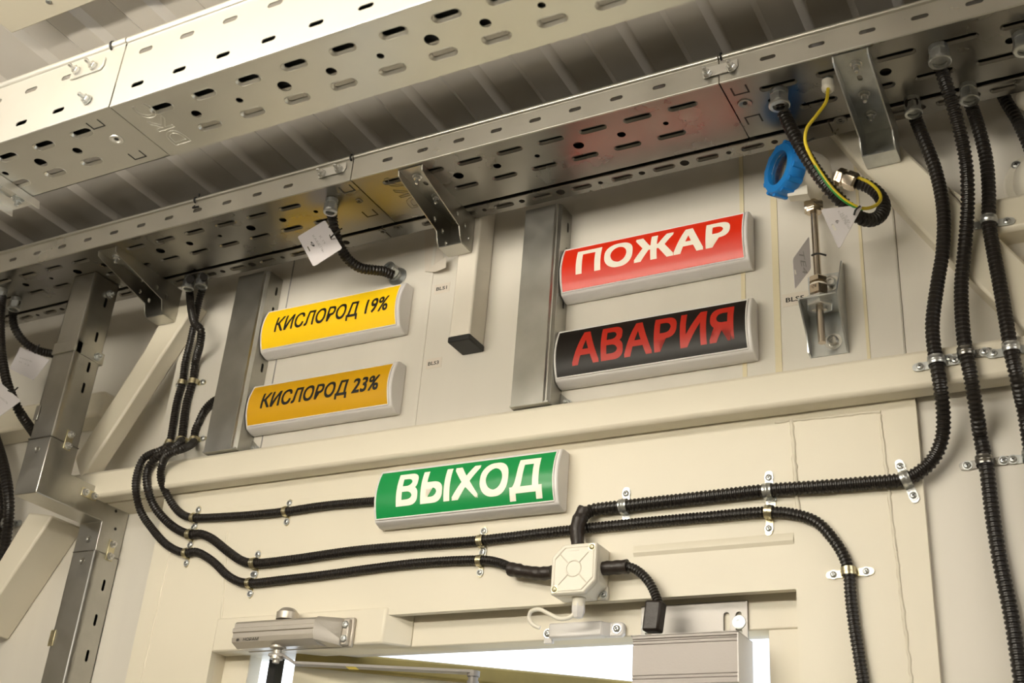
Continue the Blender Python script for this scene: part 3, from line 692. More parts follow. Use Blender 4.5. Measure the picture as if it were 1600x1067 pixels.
c_out = conduit('thick conduit nearest the right edge, clamped on the upper side beam', [PZ(1512, 142, ZT-.012)]+pp([
    (1516, 160, -.066), (1529, 200, -.06), (1541, 250, -.052), (1545, 300, -.046), (1545, 345, -.0445), (1551, 385, -.044), (1564, 455, -.044), (1576, 525, -.0455), (1579, 545, -.0455), (1589, 590, -.042),
    (1600, 640, -.01), (1612, 715, .001), (1630, 830, .001)])+[Vector((-.098, .001, 1.6)), Vector((-.098, .001, .9)), Vector((-.098, .001, .02))], rR)
conduit('dark conduit curving out from behind the narrow tray at upper right', [PY(1556, 120, -.02), PY(1572, 158, -.02), PY(1590, 188, -.02), PY(1612, 240, -.01), PY(1625, 300, -.01)], .0085)
c_top = conduit('long thin conduit running under the green sign across the whole door head', [PZ(318, 432, ZT-.012)]+pp([
    (317, 446, -.052), (310, 474, -.036), (304, 503, -.023), (297, 535, -.016), (289, 567, -.010), (285.5, 594, -.007), (276.5, 627, -.007), (270, 665, -.007), (265, 694, -.008), (262, 699, -.020)]
    +[(250, 704, -.040), (225, 716, -.0435), (214, 741, -.0435), (212, 764, -.040), (220, 799, -.022), (237, 825, -.010), (262, 852, -.008), (289, 864, -.0075), (305, 862, -.007), (330, 875, -.007), (357, 900, -.007), (375, 909, -.007),
    (392, 911, -.007), (440, 906, -.007), (500, 899, -.007), (650, 880, -.007), (749, 875, -.0075), (765, 876, -.008), (782, 880, -.010), (797, 886, -.014), (812, 890, -.018)]), rL)
c_top['label'] = 'thin conduit with a low bend ending at the left of the junction box'
c_b = conduit('long thin conduit under the green sign turning down right of the door', [PZ(297, 436, ZT-.012)]+pp([
    (296, 450, -.052), (299, 484, -.050), (305, 506, -.058), (314, 516, -.056), (313, 535, -.042), (305, 567, -.012), (302, 592, -.007), (292, 627, -.007), (287, 660, -.007), (284, 685, -.008), (279, 694, -.026),
    (262, 705, -.046), (245, 714, -.046), (231, 734, -.0435), (230, 759, -.040), (240, 789, -.024), (267, 820, -.010), (297, 835, -.0075), (312, 834, -.007), (330, 841, -.007), (357, 862, -.007), (378, 876, -.007), (397, 880, -.0075),
    (450, 875, -.0075), (550, 861, -.0075), (650, 852, -.0075), (752, 844, -.0075), (875, 830, -.0078), (1000, 817, -.0078), (1100, 808, -.0078), (1202, 800, -.0078), (1240, 803, -.0078), (1275, 815, -.0078), (1300, 840, -.0078),
    (1318, 868, -.0078), (1326, 893, -.0078), (1329, 930, -.0078), (1335, 980, -.0078), (1343, 1030, -.0078)])+[Vector((-.303, -.0078, 1.84)), Vector((-.298, -.0078, 1.0)), Vector((-.298, -.0078, .02))], .0072)
c_c = conduit('thin conduit from behind the left duct ending at the green exit sign', pp([
    (352, 618, -.010), (333, 627, -.010), (320, 640, -.008), (311, 658, -.007), (305, 672, -.007), (303, 688, -.008), (297, 696, -.030), (278, 704, -.064), (263, 710, -.066), (254, 724, -.052), (251, 746, -.041), (260, 771, -.024), (277, 797, -.010),
    (295, 808, -.0075), (312, 809, -.007), (340, 808, -.007), (400, 804, -.007), (447, 799, -.007), (500, 791, -.007), (560, 785, -.007), (600, 782, -.007)]), rL)
conduit('short conduit with a square white tag above the upper yellow sign', [PZ(520, 322, ZT-.012)]+pp([
    (519, 338, -.155), (522, 356, -.145), (530, 382, -.125), (543, 404, -.10), (562, 418, -.075), (585, 422, -.052), (600, 424, -.036), (614, 430, -.020)]), .0086, group='corrugated black conduits')
conduit('conduit hanging from the tray and bending behind the left duct', [PZ(25, 472, ZT-.012)]+pp([
    (20, 492, -.105), (23, 512, -.095), (38, 534, -.075), (58, 547, -.05), (82, 553, -.02), (110, 560, .02)]), .0082)
conduit('conduit at the left edge with a white tag tied on', [PZ(3, 462, ZT-.012)]+pp([
    (1, 480, -.17), (0, 520, -.165), (4, 565, -.155), (15, 610, -.14), (30, 642, -.12), (50, 672, -.07), (70, 700, 0)]), .0088)
for i, (dx, dy) in enumerate(((0, 0), (-14, .022))):
    conduit('dark conduit bowing down the left edge below the tray, ' + ('outer of a pair' if i == 0 else 'inner of a pair'), pp([(-30+dx, 640, .02+dy), (-6+dx, 690, .0+dy), (8+dx, 740, -.0+dy), (14+dx, 790, .01+dy), (8+dx, 850, .03+dy), (-12+dx, 910, .04+dy)]), .0105)
c_loop = conduit('thick conduit looping from the tray into the gland of the blue transmitter', [PZ(1217, 152, ZT-.012)]+pp([
    (1224, 175, -.150), (1238, 205, -.145), (1262, 248, -.140), (1290, 288, -.130), (1318, 318, -.115), (1340, 338, -.100), (1358, 344, -.085), (1374, 338, -.072), (1381, 322, -.064), (1373, 304, -.060), (1358, 292, -.060), (1340, 285, -.062)]), .0092)
conduit('short conduit curving from the junction box down into the flat black sleeve', pp([
    (978, 884, -.020), (990, 888, -.020), (1003, 897, -.020), (1015, 911, -.020), (1023, 927, -.020), (1029, 944, -.022), (1031, 952, -.024)]), .0062)

# heat-shrink sleeves
def sleeve(label, pts, rad):
    path = spline(pts, .004); n = len(path); rr = [rad[min(int(i/n*len(rad)), len(rad)-1)]*(1+.05*math.sin(i*1.9)) for i in range(n)]
    o = link('shrink_sleeve', MB().tube(path, rr, 16).mesh(), 'sleeve', smooth=50); return tag(o, label, 'sleeve')
sleeve('wrinkled black sleeve on top of the white junction box', pp([(914, 795, -.020), (907, 808, -.022), (902, 825, -.024), (902, 840, -.023), (903, 855, -.022)]), [.0095, .0100, .0098, .0090])
sleeve('wrinkled black sleeve entering the left side of the white junction box', pp([(797, 889, -.016), (820, 893, -.018), (845, 896, -.020), (866, 894, -.020)]), [.0095, .0085, .0090, .0092])
sleeve('short black sleeve leaving the right side of the white junction box', pp([(932, 889, -.020), (955, 887, -.020), (981, 885, -.020)]), [.0092, .0092, .0092])
o = link('shrink_sleeve', MB().prism([PY(1017, 943, -.014), PY(1043, 944, -.014), PY(1037, 991, -.014), PY(1011, 991, -.014)], (0, -.020, 0)).mesh(), 'sleeve', bevel=.003)
tag(o, 'flat black sleeve hanging over the steel plate above the grey lock', 'sleeve')

# glands (hex nut + collar) screwed into the trays
def gland(label, p, d, r, m='zinc', L=.026):
    p = Vector(p); d = Vector(d).normalized(); t = thing('cable_gland', label, 'cable gland', p, 'metal cable glands')
    link('lock_nut', MB().lathe(p, d, [(0, r*1.0), (L*.25, r*1.0), (L*.25, r*.86), (L*.32, r*.86)], 20).mesh(), m, t, smooth=35)
    link('hex_body', MB().lathe(p+d*L*.32, d, [(0, r*1.0), (L*.02, r*1.08), (L*.42, r*1.08), (L*.46, r*1.0)], 6).mesh(), m, t, smooth=25)
    link('collar', MB().lathe(p+d*L*.76, d, [(0, r*1.02), (L*.04, r*1.14), (L*.16, r*1.14), (L*.2, r*1.04), (L*.2, r*.72), (L*.05, r*.72)], 24, cap=False).mesh(), m, t, smooth=35)
    return t
for lab, u, v, r in (('zinc gland at the right end of the tray where the looping conduit starts', 1217, 143, .0135), ('zinc gland of the second thick conduit, beside the tray slots at upper right', 1466, 74, .0135),
        ('zinc gland of the conduit that feeds the junction box, under the narrow tray', 1425, 155, .0115), ('zinc gland under the narrow tray at the far right conduit', 1512, 134, .0120),
        ('zinc gland above the white tag left of the middle bracket', 519, 312, .0110), ('left one of the paired glands beside the left bracket', 297, 433, .0105), ('right one of the paired glands beside the left bracket', 318, 430, .0110),
        ('zinc gland at the left end of the lower tray near the duct', 26, 466, .0115), ('zinc gland cut by the left edge of the photo', 3, 452, .0120), ('zinc gland cut by the right edge of the photo', 1597, 55, .0130)):
    q = PZ(u, v, ZT-.0005); gland(lab, q, (0.0, -.0, -1), r*.90)
t = gland('zinc gland with a wide washer on the wall just above the upper yellow sign', PY(620, 431, -.0005), (-.15, -1, .12), .0115)
link('washer', MB().lathe(PY(622, 433, -.0004), (0, -1, 0), [(0, .017), (.0018, .017)], 24).mesh(), 'zinc', t)
gp = PZ(1293, 124, ZT-.0005); t = thing('cable_gland', 'small white plastic gland holding the yellow and green wire', 'cable gland', gp)
link('lock_nut', MB().lathe(gp, (0, 0, -1), [(0, .0085), (.003, .0085)], 6).mesh(), 'zinc', t)
link('dome_nut', MB().lathe(gp-Vector((0, 0, .003)), (0, 0, -1), [(0, .0078), (.010, .0078), (.010, .0085), (.014, .0080), (.018, .0045)], 18).mesh(), 'wbox', t, smooth=40)
gp = PZ(1601, 150, ZT-.0005); t = thing('cable_gland', 'white plastic gland cut by the right edge of the photo', 'cable gland', gp)
link('dome_nut', MB().lathe(gp, (0, 0, -1), [(0, .011), (.010, .011), (.016, .009), (.02, .005)], 18).mesh(), 'wbox', t, smooth=40)

# pipe clamps: strap over the conduit, two ears with cross-head screws
def clamp_proto(r, metal, ears=(1, 1), gap=.021):
    t = thing('pipe_clamp', 'x', 'pipe clamp', (0, 0, 0), 'metal clamps holding the conduits')
    w = r*.62; mb = MB(); n = 14; ro = r+.0012; prof = []
    for bnd, rr in ((-1, ro), (-.25, ro), (-.15, ro+.0006), (.15, ro+.0006), (.25, ro), (1, ro)): prof.append((bnd*w, rr))
    vs = []; fs = []
    for (xx, rr) in prof:
        for i in range(n+1):
            a = math.pi*i/n; vs.append((xx, -math.cos(a)*rr, math.sin(a)*rr+r*1.02 if i not in (0, n) else 0.0006))
    m = n+1
    for j in range(len(prof)-1):
        for i in range(n): fs.append((j*m+i, j*m+i+1, (j+1)*m+i+1, (j+1)*m+i))
    mb.add(vs, fs)
    link('strap', mb.mesh(), metal, t, smooth=50, local=True)
    E = r+gap*.62
    for s, on in zip((-1, 1), ears):
        if not on: continue
        c = s*(r+gap*.42); L = gap*.95
        me = sheet([(x, y) for x, y in slot(0, 0, L+r*.5, w*1.9, math.pi/2)], [], .0014, (0, c, .0008), (1, 0, 0), (0, 1, 0)).mesh()
        link('ear', me, metal, t, local=True)
        so = screwhead((0, s*(r+gap*.55), .0015), (0, 0, 1), r=.0024+.22*r, up=(0, 1, 0), parent=None)
        so.data.transform(Matrix.Translation(so.location)); so.location = (0, 0, 0); so.parent = t
    return t
protos = {}
def clamp(u, v, y, ang_px, r, metal, label, ears=(1, 1), gap=.021, ysurf=None):
    """(u, v) = strap centre in the photo; ang_px = second photo point along the conduit"""
    a = PY(u, v, y-r); b = PY(*ang_px, y-r); d = b-a; d.y = 0; d.normalize()
    n = Vector((0, -1, 0)); s = n.cross(d)
    mw = Matrix(((d.x, s.x, n.x, a.x), (d.y, s.y, n.y, y-.0002), (d.z, s.z, n.z, a.z), (0, 0, 0, 1)))
    k = (round(r, 5), metal, ears, gap)
    if k not in protos:
        p = clamp_proto(r, metal, ears, gap); protos[k] = p; p.matrix_world = mw; p['label'] = label; return p
    return dup(protos[k], mw, label)
rr_, rl_ = rR, rL
clamp(1463, 564, BY, (1467, 590), rR, 'zinc', 'bright clamp on the leftmost thick conduit on the main beam at right')
clamp(1509, 551, BY, (1513, 575), rR, 'galvb', 'dull clamp on the middle thick conduit on the main beam at right')
clamp(1580, 544, BY, (1584, 570), rR, 'zinc', 'bright clamp on the outer thick conduit on the main beam at right')
clamp(1545, 345, -.0345, (1546, 365), rR, 'zinc', 'clamp on the outer thick conduit on the upper side beam at right')
clamp(1538, 720, .0095, (1542, 745), rR, 'galvb', 'dull clamp on the middle thick conduit on the wall right of the portal')
clamp(1611, 712, .0095, (1614, 740), rR, 'zinc', 'clamp at the right edge of the photo, only its left screw showing')
clamp(1415, 748, 0, (1440, 738), rR, 'zinc', 'clamp just before the thick conduit bends up at the portal edge')
clamp(1200, 767, 0, (1225, 764), rR, 'zinc', 'upper one of the two stacked clamps right of the door centre')
clamp(975, 791, 0, (1000, 788), rR, 'zinc', 'clamp on the thick conduit just right of the junction box sleeve')
clamp(1202, 800, 0, (1225, 801), .0078, 'brassy', 'lower one of the two stacked clamps right of the door centre')
clamp(1326, 893, 0, (1328, 915), .0078, 'brassy', 'clamp on the vertical conduit right of the door, a screw on each side')
g = .0155
clamp(752, 845, 0, (775, 842), .0076, 'brassy', 'upper one of the two clamps below the green sign', gap=g)
clamp(750, 876, 0, (770, 876), rL, 'brassy', 'lower one of the two clamps below the green sign', gap=g)
clamp(397, 880, 0, (420, 877), .0076, 'brassy', 'upper one of the two clamps above the door closer', gap=g)
clamp(390, 911, 0, (410, 909), rL, 'brassy', 'lower one of the two clamps above the door closer', gap=g)
clamp(303, 809, 0, (320, 809), rL, 'brassy', 'top one of three stacked clamps below the left beam end', gap=g)
clamp(297, 835, 0, (312, 835), .0076, 'brassy', 'middle one of three stacked clamps below the left beam end', gap=g)
clamp(291, 864, 0, (305, 863), rL, 'brassy', 'bottom one of three stacked clamps below the left beam end', gap=g)
clamp(447, 799, 0, (470, 796), rL, 'brassy', 'single clamp on the conduit left of the green sign', gap=g)
clamp(302, 597, 0, (297, 620), .0076, 'brassy', 'upper clamp on the right one of the two paired conduits at left', gap=g)
clamp(285, 598, 0, (279, 620), rL, 'brassy', 'upper clamp on the left one of the two paired conduits at left', gap=g)
clamp(265, 692, 0, (270, 670), rL, 'brassy', 'leftmost of three clamps in a row on top of the beam at left', gap=g)
clamp(283, 688, 0, (286, 670), .0076, 'brassy', 'middle one of three clamps in a row on top of the beam at left', gap=g)
clamp(303, 687, 0, (304, 672), rL, 'brassy', 'rightmost of three clamps in a row on top of the beam at left', gap=g)
clamp(12, 818, .052, (6, 850), .0105, 'zinc', 'clamp on the dark conduits at the left edge', gap=.014)

# ================================================================== LABEL STICKERS
def sticker(label, words, u0, v0, u1, v1, w, h):
    a = PY(u0, v0, -.0004); t = thing('wall_label', label, 'label', (a.x+w/2, -.0002, a.z), 'printed wall labels')
    pl_ = link('plate', MB().box((a.x, -.0006, a.z), (a.x+w, -.0001, a.z+h)).mesh(), 'sticker', t)
    text_frame(words, (a.x+w*.13, -.0009, a.z+h*.32), (1, 0, 0), (0, 0, 1), h*.36, 'ink', pl_, off=.02, name='lettering', width=w*.70)
sticker('small printed label BLS1 beside the hanging white tube', 'BLS1', 678, 460, 703, 440, .029, .0175)
sticker('small printed label BLS3 below and left of the hanging tube end', 'BLS3', 665, 577, 691, 557, .0285, .0175)
sticker('small printed label BLS5 partly behind the sensor bracket', 'BLS5', 1223, 480, 1256, 455, .036, .0195)

# masking tape scrap left of the hanging tube
q = PY(668, 426, 0); t = thing('masking_tape', 'torn pale yellow tape flap on the wall left of the hanging tube', 'tape', (q.x, 0, q.z))
link('tape_strip', MB().prism([PY(664, 360, -.0005), PY(690, 350, -.0005), PY(694, 418, -.0005), PY(664, 425, -.0005)], (0, -.0004, 0)).mesh(), 'sticker', t)
fl = MB(); P_ = [PY(664, 424, -.001), PY(697, 401, -.014), PY(697, 418, -.016), PY(680, 425, -.010)]
fl.add(P_+[p+Vector((0, -.0004, 0)) for p in P_], [(0, 1, 2, 3), (7, 6, 5, 4), (0, 4, 5, 1), (1, 5, 6, 2), (2, 6, 7, 3), (3, 7, 4, 0)]); link('loose_flap', fl.mesh(), 'sticker', t)

# ================================================================== PAPER / PLASTIC TAGS
def ptag(label, corners, y, words=(), hole=None, name='cable_tag', rnd=.004, cat='tag', mats='tag', slot_at=(), tilt=0, ties=()):
    """corners in photo pixels on the plane y (rounded outline), lettering as (text, left px, right px, up px)"""
    P3 = [PY(u, v, yy) for (u, v), yy in zip(corners, y if isinstance(y, (list, tuple)) else [y]*len(corners))]
    o3 = P3[0]; U = (P3[1]-P3[0]).normalized(); W = (P3[2]-P3[0]); N = U.cross(W).normalized(); V = N.cross(U)
    if N.y > 0: N = -N; V = N.cross(U)
    L2 = [((p-o3).dot(U), (p-o3).dot(V)) for p in P3]; n = len(L2); out = []
    for i in range(n):
        a = Vector(L2[i-1]); b = Vector(L2[i]); c = Vector(L2[(i+1) % n]); d1 = (a-b).normalized(); d2 = (c-b).normalized()
        for k in range(5):
            q = k/4; e = b+d1*rnd*(1-q)**2+d2*rnd*q**2; out.append((e.x, e.y))
    t = thing(name, label, cat, sum(P3, Vector())/n)
    def to2(u, v):   # pixel -> tag plane
        d = ray(u, v); k = (o3-CAM).dot(N)/d.dot(N); p = CAM+d*k; return ((p-o3).dot(U), (p-o3).dot(V))
    hs = []
    for (u0, v0, u1, v1, w) in slot_at:
        a = Vector(to2(u0, v0)); b = Vector(to2(u1, v1)); m = (a+b)/2; hs.append(slot(m.x, m.y, (b-a).length+w, w, math.atan2((b-a).y, (b-a).x)))
    me = sheet(out, hs, .0008, o3, U, V).mesh(); tp_ = link('tag_plate', me, mats, t)
    for (s, pl, pr, h, ink) in words:
        a = Vector(to2(*pl)); b = Vector(to2(*pr)); dv = (b-a); w = dv.length; dv.normalize()
        O = o3+U*a.x+V*a.y+N*.0007; uu = U*dv.x+V*dv.y; vv = N.cross(uu)
        text_frame(s, O, uu, vv, h, ink, tp_, off=0.0, width=w)
    return t
ptag('square white tag tied to the short conduit above the upper yellow sign', [(465, 370), (508, 344), (535, 388), (490, 417)], -.150, [('КАБЕЛЬ', (488, 369), (505, 395), .0035, 'grey'), ('К 19', (499, 370), (507, 382), .0035, 'grey'), ('6', (493, 384), (487, 377), .005, 'ink')],
     slot_at=[(481, 386, 484, 392, .0022), (515, 367, 518, 374, .0022)])
ptag('triangular white tag hanging on the looping conduit by the blue transmitter', [(1282, 327), (1349, 320), (1311, 390)], -.125, [('КАБЕЛЬ', (1309, 331), (1321, 352), .0025, 'grey'), ('ИЗВЕЩ', (1315, 334), (1326, 358), .0025, 'grey'), ('К 87', (1321, 338), (1326, 350), .0025, 'grey'), ('6', (1305, 346), (1308, 350), .0045, 'ink')], slot_at=[(1301, 352, 1305, 359, .0028)], rnd=.005)
ptag('leaning white tag marked TE4 tied to the thin steel stem', [(1264, 369), (1267, 420), (1242, 452), (1238, 405)], [-.055, -.055, -.075, -.075], [('TE4', (1247, 392), (1254, 428), .0085, 'grey')], slot_at=[(1242, 422, 1243, 428, .0022)])
ptag('white tag hanging beside the left duct from a black tie', [(32, 542), (78, 562), (52, 594), (15, 576)], -.060, [('КАБЕЛЬ', (31, 560), (50, 566), .0025, 'grey'), ('К 12', (30, 566), (46, 572), .0025, 'grey')], slot_at=[(31, 584, 36, 586, .002)])
ptag('white tag cut by the left edge of the photo', [(-8, 590), (33, 626), (-2, 652), (-30, 620)], -.16, [('КАБЕЛЬ', (-2, 620), (12, 632), .003, 'grey')])
for lab, a, b, c in (('black tie holding the square tag on the short conduit', PY(534, 357, -.165), PY(522, 366, -.160), PY(516, 372, -.154)),
                     ('black tie joining the triangular tag and the yellow wire to the loop', PY(1344, 322, -.128), PY(1337, 328, -.130), PY(1334, 337, -.128)),
                     ('black tie round the thin steel stem', PY(1291, 399, -.07), PY(1278, 396, -.075), PY(1266, 400, -.07)),
                     ('black tie above the tag beside the left duct', PY(62, 538, -.07), PY(57, 545, -.07), PY(54, 553, -.065)),
                     ('black tie on the conduit at the left edge', PY(28, 605, -.165), PY(20, 612, -.165), PY(12, 610, -.165)),
                     ('black tie where the yellow wire crosses the looping conduit', PY(1272, 216, -.155), PY(1258, 222, -.160), PY(1240, 224, -.150))):
    tie('cable_tie', lab, spline([a, b, c], .003), .0013)

# yellow and green earth wire
wy = spline([PZ(1294, 138, ZT-.022)]+pp([(1291, 158, -.160), (1276, 180, -.165), (1261, 200, -.165), (1258, 220, -.162), (1266, 242, -.158), (1284, 272, -.150), (1302, 296, -.142), (1322, 314, -.133), (1345, 325, -.120), (1366, 322, -.095), (1376, 311, -.080),
     (1372, 298, -.073), (1356, 284, -.070), (1335, 276, -.070), (1318, 272, -.070)]), .002)
t = thing('earth_wire', 'yellow and green wire hanging from the white gland to the transmitter', 'wire', wy[0])
link('yellow_insulation', MB().tube(wy, .0022, 10).mesh(), 'yel', t, smooth=60)
gw = [p+Vector((-.0010, -.0004, -.0010)) for p in wy[int(len(wy)*.36):int(len(wy)*.62)]]
link('green_stripe', MB().tube(gw, .0017, 8).mesh(), 'grn', t, smooth=60)

# ================================================================== BLUE-CAPPED TEMPERATURE TRANSMITTER
tc_ = PY(1215, 262, -.085); ax = Vector((-.66, -.75, 0)).normalized()      # cap faces left and towards the room
sy_ = -.032; sx = PY(1275, 400, sy_).x; DZ = PY(1275, 400, sy_).z-PY(1275, 400, -.062).z
t = thing('transmitter', 'temperature transmitter with a round blue windowed cap and off-white housing', 'transmitter', (sx, sy_, 2.47), )
Rc = .037
mb = MB(); mb.lathe(tc_-ax*.024, ax, [(0, Rc*.93), (.004, Rc), (.020, Rc), (.024, Rc*.93), (.0245, Rc*.66), (.020, Rc*.62), (.012, Rc*.62)], 40, cap=False)
a0 = ax.orthogonal().normalized(); b0 = ax.cross(a0)
for k in range(12):
    an = 2*math.pi*k/12; rd = a0*math.cos(an)+b0*math.sin(an); tg = b0*math.cos(an)-a0*math.sin(an)
    p0 = tc_-ax*.022+rd*(Rc-.001); q = [p0+tg*.004, p0+tg*.003+rd*.0035, p0-tg*.003+rd*.0035, p0-tg*.004]; mb.prism(q, ax*.020)
link('screw_cap', mb.mesh(), 'blue', t, smooth=35)
link('window_glass', MB().lathe(tc_-ax*.006, ax, [(0, Rc*.62), (.001, Rc*.62)], 32).mesh(), 'glass', t)
link('display_board', MB().lathe(tc_-ax*.0215, ax, [(0, Rc*.60), (.001, Rc*.60)], 24).mesh(), 'boxw', t)
hb = tc_-ax*.024
mb = MB(); mb.lathe(hb, -ax, [(0, Rc*.93), (.012, Rc*.95), (.030, Rc*.93), (.040, Rc*.84), (.047, Rc*.62), (.050, Rc*.3), (.0505, 0)], 36)
link('housing', mb.mesh(), 'wbox', t, smooth=50)
nb = Vector((sx, sy_, 2.520+DZ)); mb = MB(); mb.lathe(nb+Vector((0, 0, .040)), (0, 0, -1), [(0, .016), (.018, .0165), (.024, .0125), (.044, .0125)], 24)
mb.prism([hb+Vector((-.006, -.010, -.020)), hb+Vector((.020, -.006, -.020)), hb+Vector((.020, .010, -.020)), hb+Vector((-.006, .004, -.020))], (0, 0, -.024))
link('neck', mb.mesh(), 'wbox', t, smooth=40)
link('neck_nut', MB().lathe((sx, sy_, 2.518+DZ), (0, 0, -1), [(0, .0135), (.002, .0145), (.010, .0145), (.012, .0135), (.012, .0115), (.015, .0105)], 6).mesh(), 'nickel', t, smooth=25)
link('stem', MB().cyl((sx, sy_, 2.504+DZ), (sx+.002, sy_, 2.303+DZ), .0050, 16).mesh(), 'stain', t, smooth=40)
link('upper_fitting', MB().lathe((sx+.001, sy_, 2.400+DZ), (0, 0, -1), [(0, .011), (.002, .0125), (.008, .0125), (.008, .0095), (.014, .0095), (.014, .0130), (.026, .0130)], 6).mesh(), 'nickel', t, smooth=20)
link('name_band', MB().lathe((sx+.001, sy_, 2.389+DZ), (0, 0, -1), [(0, .0112), (.011, .0112)], 24).mesh(), 'wbox', t, smooth=40)
text_frame('СЭ-01542', (sx-.0055, sy_-.0118, 2.3805+DZ), (1, .0, 0), (0, 0, 1), .0045, 'ink', t, off=.01, width=.0125)
link('side_gland', MB().lathe(PY(1308, 275, -.070), (PY(1342, 287, -.066)-PY(1308, 275, -.070)), [(0, .0115), (.003, .0125), (.010, .0125), (.010, .0098), (.014, .0098), (.014, .0128), (.026, .0128), (.029, .0108)], 6).mesh(), 'nickel', t, smooth=25)
link('lower_nut', MB().lathe((sx+.0015, sy_, 2.369+DZ), (0, 0, -1), [(0, .0170), (.001, .0180), (.014, .0180), (.015, .0165), (.015, .0120), (.013, .0085)], 6).mesh(), 'bolt', t, smooth=25)
# its wall bracket
SD = .052; zs = PY(1275, 462, -SD).z
bx0, bx1 = -.3495, -.3030
t = thing('sensor_bracket', 'zinc channel bracket on the wall holding the thin steel stem', 'bracket', (-.325, 0, 2.32))
link('back_plate', MB().box((bx0, -.0025, 2.318), (bx1, -.0003, 2.440)).mesh(), 'zinc', t)
link('shelf', sheet(rect(bx0, -SD, bx1, 0), [disc(sx+.0015, sy_, .0085)], .002, (0, 0, zs), (1, 0, 0), (0, 1, 0)).mesh(), 'zinc', t)
link('flange', MB().prism([(bx1, 0, 2.318), (bx1, -.006, 2.318), (bx1, -SD+.003, zs-.002), (bx1, -SD+.003, zs+.003), (bx1, -.010, 2.452), (bx1, 0, 2.452)], (.002, 0, 0)).mesh(), 'zinc', t)
link('flange', MB().prism([(bx0, 0, 2.318), (bx0, -.014, 2.320), (bx0, -.020, 2.345), (bx0, -.030, zs-.026), (bx0, -SD, zs-.003), (bx0, -SD, zs+.001), (bx0, 0, zs+.001)], (-.002, 0, 0)).mesh(), 'zinc', t)
for px, pz in ((-.320, 2.336), (-.318, 2.424)):
    link('bolt', MB().lathe((px, -.0025, pz), (0, -1, 0), [(0, .0115), (.0015, .0115), (.0015, .0075), (.006, .0070), (.0075, .0050), (.0075, .0030), (.006, .0028)], 24).mesh(), 'bolt', t, smooth=35)

# ================================================================== JUNCTION BOX
t = thing('junction_box', 'ivory square junction box with clipped corners above the door, sleeves on three sides', 'junction box', (-.665, 0, 2.02))
jx0, jx1, jz0, jz1 = -.6935, -.6295, 2.0125, 2.0785
def oct_(x0, x1, z0, z1, c, c2): return [(x0, z0), (x1-c, z0), (x1, z0+c), (x1, z1), (x0+c, z1), (x0, z1-c)] if c2 == 0 else [(x0, z0), (x1-c, z0), (x1, z0+c), (x1, z1), (x0+c, z1), (x0, z1-c)]
O_ = oct_(jx0, jx1, jz0, jz1, .016, 0)
link('box_body', MB().prism([(x, -.0005, z) for x, z in O_], (0, -.0335, 0)).mesh(), 'wbox', t, bevel=.002)
lid = link('box_lid', MB().prism([(x, -.0345, z) for x, z in O_], (0, -.008, 0)).mesh(), 'wbox', t, bevel=.002)
mb = MB(); cx, cz = (jx0+jx1)/2, (jz0+jz1)/2; yy_ = -.0425
I_ = oct_(jx0+.0045, jx1-.0045, jz0+.0045, jz1-.0045, .015, 0)
for i in range(6):
    a = I_[i]; b = I_[(i+1) % 6]; mb.cyl((a[0], yy_, a[1]), (b[0], yy_, b[1]), .0011, 6)
mb.tube([Vector((cx+.0105*math.cos(k*math.pi/16), yy_, cz+.0105*math.sin(k*math.pi/16))) for k in range(33)], .0011, 6)
for sx_, sz_ in ((1, 1), (-1, 1), (1, -1), (-1, -1)):
    mb.cyl((cx+sx_*.0075, yy_, cz+sz_*.0075), (cx+sx_*.0205, yy_, cz+sz_*.0205), .0010, 6)
mb.box((cx-.009, yy_-.0004, cz+.0235), (cx+.007, yy_, cz+.0242))
link('lid_ribs', mb.mesh(), 'wbox', lid, smooth=60)
screwhead((jx1-.0065, -.0425, jz1-.0065), (0, -1, 0), r=.0036, parent=lid, mats=('brassy', 'blackhole'))
screwhead((jx0+.0065, -.0425, jz0+.0065), (0, -1, 0), r=.0036, parent=lid, mats=('brassy', 'blackhole'))
link('mounting_ear', MB().prism([(jx1-.014, -.0005, jz0+.001), (jx1-.0, -.0005, jz0-.0005), (jx1+.002, -.0005, jz0+.003), (jx1+.001, -.0005, jz0+.018)], (0, -.006, 0)).mesh(), 'wbox', t, bevel=.0015)
screwhead((jx1-.004, -.0066, jz0+.006), (0, -1, 0), r=.0042, parent=t)
gx = PY(905, 925, -.020); 
link('gland', MB().lathe((gx.x, -.020, jz0), (0, 0, -1), [(0, .0095), (.0015, .0095), (.0015, .0085), (.012, .0085), (.012, .0080)], 20).mesh(), 'wbox', t, smooth=35)
link('gland_nut', MB().lathe((gx.x, -.020, jz0-.008), (0, 0, -1), [(0, .0080), (.001, .0090), (.010, .0090), (.013, .0078), (.018, .0060)], 6).mesh(), 'white', t, smooth=25)
cb = spline([Vector((gx.x, -.020, jz0-.024))]+pp([(902, 950, -.020), (893, 963, -.022), (876, 967, -.024), (858, 959, -.024), (842, 952, -.024), (829, 956, -.023), (827, 967, -.021), (833, 976, -.019), (844, 981, -.017)]), .002)
tag(link('white_cable', MB().tube(cb, .0027, 10).mesh(), 'wbox', smooth=60), 'white cable looping from the junction box gland to the door sensor', 'cable')

